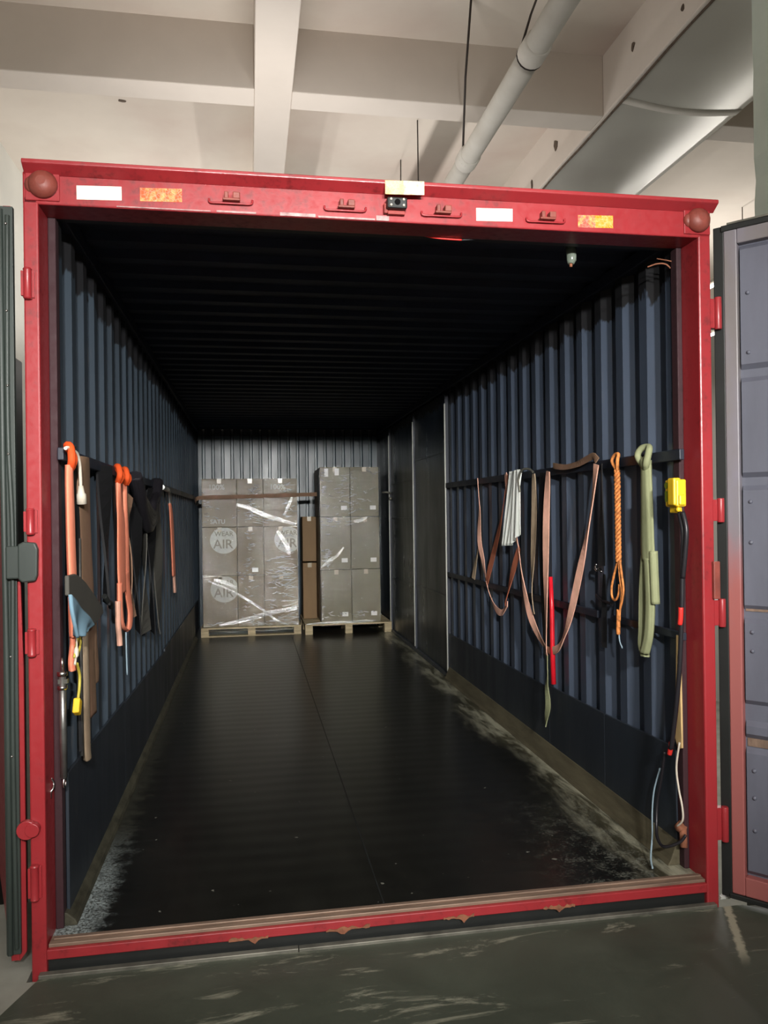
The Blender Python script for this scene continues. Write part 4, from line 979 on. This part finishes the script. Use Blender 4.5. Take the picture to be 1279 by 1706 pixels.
mb = MB(); poly = [(.098, .90), (.075, .90), (.072, .62), (.070, .47), (.095, .46), (.118, .50), (.125, .58), (.105, .72)]
mb.extrude(poly, lambda p: (2.335, p[0], p[1]), lambda p: (2.343, p[0], p[1])); tag(mb.build('plywood_scrap', M['ply'], bevel=.001), 'torn strip of yellow plywood stuck beside the right post', 'plywood')
mb = MB()
mb.tube([(2.345, .085, .155), (2.34, .07, .09)], .014, 8); mb.tube([(2.345, .085, .17), (2.335, .10, .15)], .02, 8); tag(mb.build('rusty_bracket', M['rust']), 'small rusty bracket low on the wall at the right post foot', 'bracket')
# torn dark bracket below black hook strap
mb = MB(); mb.tube(smooth_path(yz([(.82, .985), (.75, .965), (.66, .96)], XW+.01), 4), .008, 6); tag(mb.build('dark_rod', M['cable']), 'short dark rod hooked on the wall left of the orange rope', 'rod')

# ================================================================ HANGING GEAR, LEFT WALL
XL = .122
before_left = set(bpy.data.objects)
G2 = 'orange straps hung on the left wall'
def bun(pts_, w0, m_, name, x, parent, lobes=2, dep=.02): return bundle(pts_, w0, parent, m_, name, x, lobes, dep)
t_ = thing('orange_strap', 'orange strap nearest the door on the left wall rail', 'strap', (XL, .16, .86), G2)
bun([(.135, 1.56), (.134, 1.50), (.142, 1.40), (.147, 1.30), (.159, 1.18), (.170, 1.05), (.178, .98)], [.045, .06, .075, .075, .075, .075, .07], M['orange'], 'webbing', XL, t_)
bun([(.185, 1.0), (.192, .955), (.165, .90), (.175, .865)], [.07, .055, .035, .055], M['orange'], 'strap_tail', XL-.004, t_)
b = MB(); b.tube(smooth_path([(XL, .150, 1.545), (XL+.012, .12, 1.575), (XL+.005, .135, 1.62), (XL-.01, .155, 1.625), (XL+.01, .16, 1.585), (XL+.004, .145, 1.55)], 6), .013, 9); b.build('knot', M['orange_knot'], t_)
t_ = thing('orange_strap', 'double orange strap with two knots in the middle of the left wall rail', 'strap', (XL, 1.25, .82), G2)
bun([(1.12, 1.55), (1.14, 1.45), (1.18, 1.38), (1.185, 1.25), (1.185, 1.12), (1.20, 1.03)], [.035, .10, .17, .20, .20, .16], M['orange'], 'webbing', XL, t_)
bun([(1.345, 1.55), (1.345, 1.42), (1.37, 1.30), (1.37, 1.15), (1.38, 1.05)], [.05, .06, .085, .10, .10], M['orange'], 'webbing', XL-.006, t_)
bun([(1.30, 1.12), (1.37, 1.0), (1.43, .91), (1.40, .845), (1.33, .832)], [.13, .12, .10, .09, .07], M['orange'], 'strap_loop', XL, t_)
bun([(1.13, 1.08), (1.13, .98), (1.16, .90), (1.22, .86), (1.32, .834)], [.07, .06, .05, .05, .05], M['orange'], 'strap_loop', XL, t_)
bun([(1.10, 1.0), (1.10, .90), (1.13, .83), (1.14, .79)], [.04, .035, .035, .03], M['pink'], 'strap_tail', XL-.004, t_)
for y in (1.115, 1.33):
    b = MB(); b.tube(smooth_path([(XL, y, 1.545), (XL+.014, y-.03, 1.575), (XL+.005, y-.01, 1.612), (XL-.008, y+.02, 1.612), (XL+.014, y+.025, 1.575), (XL+.004, y+.005, 1.545)], 6), .014, 9); b.build('knot', M['orange_knot'], t_)
t_ = thing('orange_strap', 'single slim orange strap furthest back on the left wall', 'strap', (XL, 3.6, .78), G2)
bun([(3.43, 1.48), (3.50, 1.44), (3.55, 1.36), (3.60, 1.22), (3.65, 1.05), (3.68, .92)], [.05, .14, .17, .17, .17, .16], M['orange'], 'webbing', XL, t_)
bun([(3.70, .92), (3.73, .84), (3.76, .78)], [.07, .06, .06], M['pink'], 'strap_tail', XL, t_)
b = MB(); b.tube(smooth_path([(XL, 3.35, 1.58), (XL, 3.42, 1.54), (XL, 3.44, 1.47)], 5), .012, 8); b.build('end_fitting', M['silver'], t_)
b = MB(); b.tube([(XL, 2.95, 1.585), (XL, 3.30, 1.58)], .018, 8); tag(b.build('rail_clamp', M['silver']), 'silver clamp on the left rail before the last orange strap', 'clamp')
# brown sling
t_ = thing('brown_sling', 'long dusty brown sling hanging from the left wall rail', 'sling', (XL, .42, .55))
bun([(.40, 1.605), (.395, 1.56), (.385, 1.45), (.390, 1.36), (.400, 1.25), (.42, 1.13), (.44, 1.0), (.44, .86), (.46, .75), (.47, .64)], [.13, .18, .20, .20, .21, .22, .19, .14, .13, .14], M['brownweb'], 'sling_body', XL-.006, t_, 2, .026)
bun([(.34, 1.0), (.35, .85), (.355, .70), (.36, .55), (.375, .50)], [.06, .07, .07, .06, .05], M['tan'], 'sling_fold', XL, t_)
bun([(.50, .98), (.51, .88), (.53, .80), (.52, .75)], [.08, .09, .10, .09], M['brownweb'], 'sling_fold', XL, t_)
# white cord with plug
t_ = thing('plug_cord', 'short white cord with a white plug hooked over the left rail', 'cord', (XL, .25, 1.45))
b = MB(); b.tube(smooth_path([(XL, .085, 1.612), (XL-.002, .14, 1.612), (XL+.01, .20, 1.606), (XL+.012, .235, 1.575), (XL+.012, .25, 1.53), (XL+.012, .256, 1.49)], 6), .006, 8); b.build('cord', M['white_plastic'], t_)
b = MB(); b.tube([(XL+.012, .256, 1.495), (XL+.012, .258, 1.47), (XL+.012, .262, 1.465), (XL+.012, .268, 1.432)], [.008, .012, .016, .018], 10); b.build('plug', M['white_plastic'], t_)
b = MB(); b.tube([(XL, .10, 1.616), (XL+.004, .215, 1.626)], .005, 6); tag(b.build('wire_bit', M['white_plastic']), 'short stiff white wire above the first orange strap', 'wire')
# rods leaning
mb = MB(); mb.tube([(XL-.002, .290, .54), (XL-.002, .285, 1.31)], .007, 8); rd = mb.build('metal_rod', M['silver']); tag(rd, 'thin bright metal rod behind the brown sling', 'rod')
wall_strap('black_bar', [(.268, 1.44), (.275, 1.2), (.28, .9), (.285, .56)], .035, M['blackweb'], 'black bar next to the thin metal rod on the left wall', 'bar', None, x=XL-.008, th=.01)
t_ = thing('telescopic_pole', 'silver telescopic pole standing beside the left post', 'pole', (.10, .05, .50))
mb = MB(); mb.tube([(.098, .045, .52), (.098, .04, .86)], .0115, 12); mb.build('tube', M['silver'], t_)
mb = MB(); mb.tube([(.098, .04, .86), (.098, .04, .875)], .017, 12); mb.box(.086, .116, .03, .055, .835, .85); mb.tube([(.098, .04, .815), (.098, .04, .828)], .016, 12); mb.build('clamp', M['chrome'], t_)
mb = MB(); mb.tube([(.098, .04, .875), (.098, .04, .92)], .005, 8); mb.build('tip', M['chrome'], t_)
mb = MB(); mb.tube(smooth_path([(.10, .045, .52), (.102, .055, .505), (.10, .045, .49), (.10, .03, .50), (.10, .035, .52)], 4), .004, 6); mb.build('hook', M['chrome'], t_)
mb = MB(); mb.tube(smooth_path([(.055, .055, .52), (.062, .06, .50), (.062, .05, .485), (.056, .045, .475), (.055, .045, .455)], 4), .004, 6); tag(mb.build('wall_hook', M['chrome']), 'small bright hook low on the left post inside face', 'hook')
# black strap and dark dark bundle
wall_strap('black_strap', [(.81, 1.60), (.815, 1.3), (.825, 1.02)], .12, M['blackweb'], 'wide black strap hanging between the brown sling and the orange straps', 'strap', None, x=XL-.006, th=.01)
mb = MB(); mb.tube(smooth_path([(XL, .74, 1.06), (XL+.01, .78, 1.03), (XL+.01, .83, 1.02), (XL+.006, .86, 1.0)], 4), .011, 8); tag(mb.build('strap_buckle', M['black']), 'black buckle at the foot of the wide black strap', 'buckle')
t_ = thing('cable_bundle', 'black cable bundle drooping in a V from the left rail', 'cable', (XL, 2.1, 1.33))
for k, (dz, dy) in enumerate(((0, 0), (.03, .05), (-.03, -.04), (.06, .1), (.015, .0))):
    b = MB(); b.tube(smooth_path([(XL-.01+.006*k, 1.62, 1.60), (XL+.005*k, 1.75+dy*.3, 1.50), (XL+.01, 1.95, 1.40+dz), (XL+.012, 2.13+dy, 1.345+dz), (XL+.01, 2.33, 1.40+dz), (XL+.004*k, 2.50, 1.52), (XL-.01+.006*k, 2.62, 1.61)], 6), .028, 8); b.build('cable', M['cable'], t_)
wall_strap('brown_strap', [(1.50, 1.50), (1.46, 1.40), (1.52, 1.2), (1.56, 1.0), (1.58, .86)], .09, M['brownweb'], 'narrow dark brown strap behind the double orange strap', 'strap', None, x=XL-.012, th=.006)
for i, y in enumerate((1.80, 2.12, 2.45, 2.80)):
    wall_strap('dark_strap', [(y, 1.56), (y+.03, 1.3), (y+.02, 1.0), (y+.05, .75-.05*i)], .13, M['greycloth'] if i % 2 else M['blackweb'], ['dark grimy strap just under the black cable bundle, nearest the door', 'second grimy dark strap under the cable bundle', 'third grimy dark strap, under the far side of the cable bundle', 'last grimy dark strap before the silver rail clamp'][i], 'strap', 'grimy dark straps on the left wall', x=XL-.020, th=.006)
b = MB(); b.tube(smooth_path([(XL, 1.294, .829), (XL, 1.30, .74), (XL, 1.316, .62)], 5), .004, 6); tag(b.build('blue_cord', M['lightblue']), 'pale blue cord dangling below the double orange strap', 'cord')
# grey felt flap and blue cloth
t_ = thing('work_glove', 'blue cloth glove with dark grey cuff hanging beside the left post', 'glove', (XL+.02, .25, .99))
def panel(poly, x0, x1, m_, name, parent, bv=.004):
    b = MB(); b.extrude(poly, lambda p: (x0, p[0], p[1]), lambda p: (x1, p[0], p[1])); return b.build(name, m_, parent, bv)
panel([(-.05, 1.200), (.051, 1.198), (.13, 1.182), (.215, 1.155), (.36, 1.10), (.511, 1.04), (.534, 1.01), (.349, .988), (.20, 1.048), (.047, 1.113), (-.05, 1.137)], XL+.014, XL+.028, M['greycloth'], 'cuff', t_)
b = MB(); vs = []; nu, nv = 24, 16
for j in range(nv+1):
    v = j/nv
    for i in range(nu+1):
        u = i/nu
        top = Vector((-.05+.39*u, 1.140-.15*u))
        bot = Vector((.012+.19*u, .992-.008*u+.005*math.sin(u*9)))
        q = top.lerp(bot, v); vs.append((XL+.030+.010*math.sin(u*11+v*2)*(v*.8+.2), q.x - .02*math.sin(PI*v)*(1-u), q.y))
b.add(vs, [(j*(nu+1)+i, j*(nu+1)+i+1, (j+1)*(nu+1)+i+1, (j+1)*(nu+1)+i) for j in range(nv) for i in range(nu)], 0, True)
o = b.build('glove_body', M['bluecloth'], t_); so = o.modifiers.new('solid', 'SOLIDIFY'); so.thickness = .01; so.offset = 0
# yellow cord and connector
t_ = thing('yellow_connector', 'yellow connector dangling on a yellow cord beside the left post', 'connector', (XL+.04, .09, .735))
b = MB(); b.tube(smooth_path(yz([(.150, .985), (.155, .95), (.11, .92)], XL+.018), 5), .004, 6); b.tube(smooth_path(yz([(.125, .985), (.09, .955), (.055, .922)], XL+.018), 5), .004, 6)
b.tube(smooth_path(yz([(.095, .895), (.135, .85), (.130, .81), (.108, .775)], XL+.018), 6), .005, 8); b.build('cord', M['yellowcord'], t_)
b = MB(); R_ = Matrix.Rotation(math.radians(-28), 3, 'X'); b.box(XL+.006, XL+.028, .078, .118, .725, .775, 0, R_); b.build('plug_body', M['yellow'], t_, .004)
b = MB(); b.tube([(XL+.020, .085, .985), (XL+.022, .08, .955), (XL+.022, .07, .945), (XL+.022, .068, .925), (XL+.022, .062, .918)], [.002, .003, .008, .008, .002], 8); b.tube([(XL+.022, .062, .92), (XL+.022, .045, .90)], .004, 6); tag(b.build('white_clip', M['white_plastic']), 'small white clip dangling below the blue glove', 'clip')
# left floor edge debris
# the left wall's gear hangs a hand's breadth nearer the door
for o in set(bpy.data.objects) - before_left:
    if o.parent is None and o.name.split('.')[0] not in ('telescopic_pole', 'wall_hook'): o.location.y -= .035 if o.name.split('.')[0] in ('work_glove', 'yellow_connector', 'white_clip') else .07
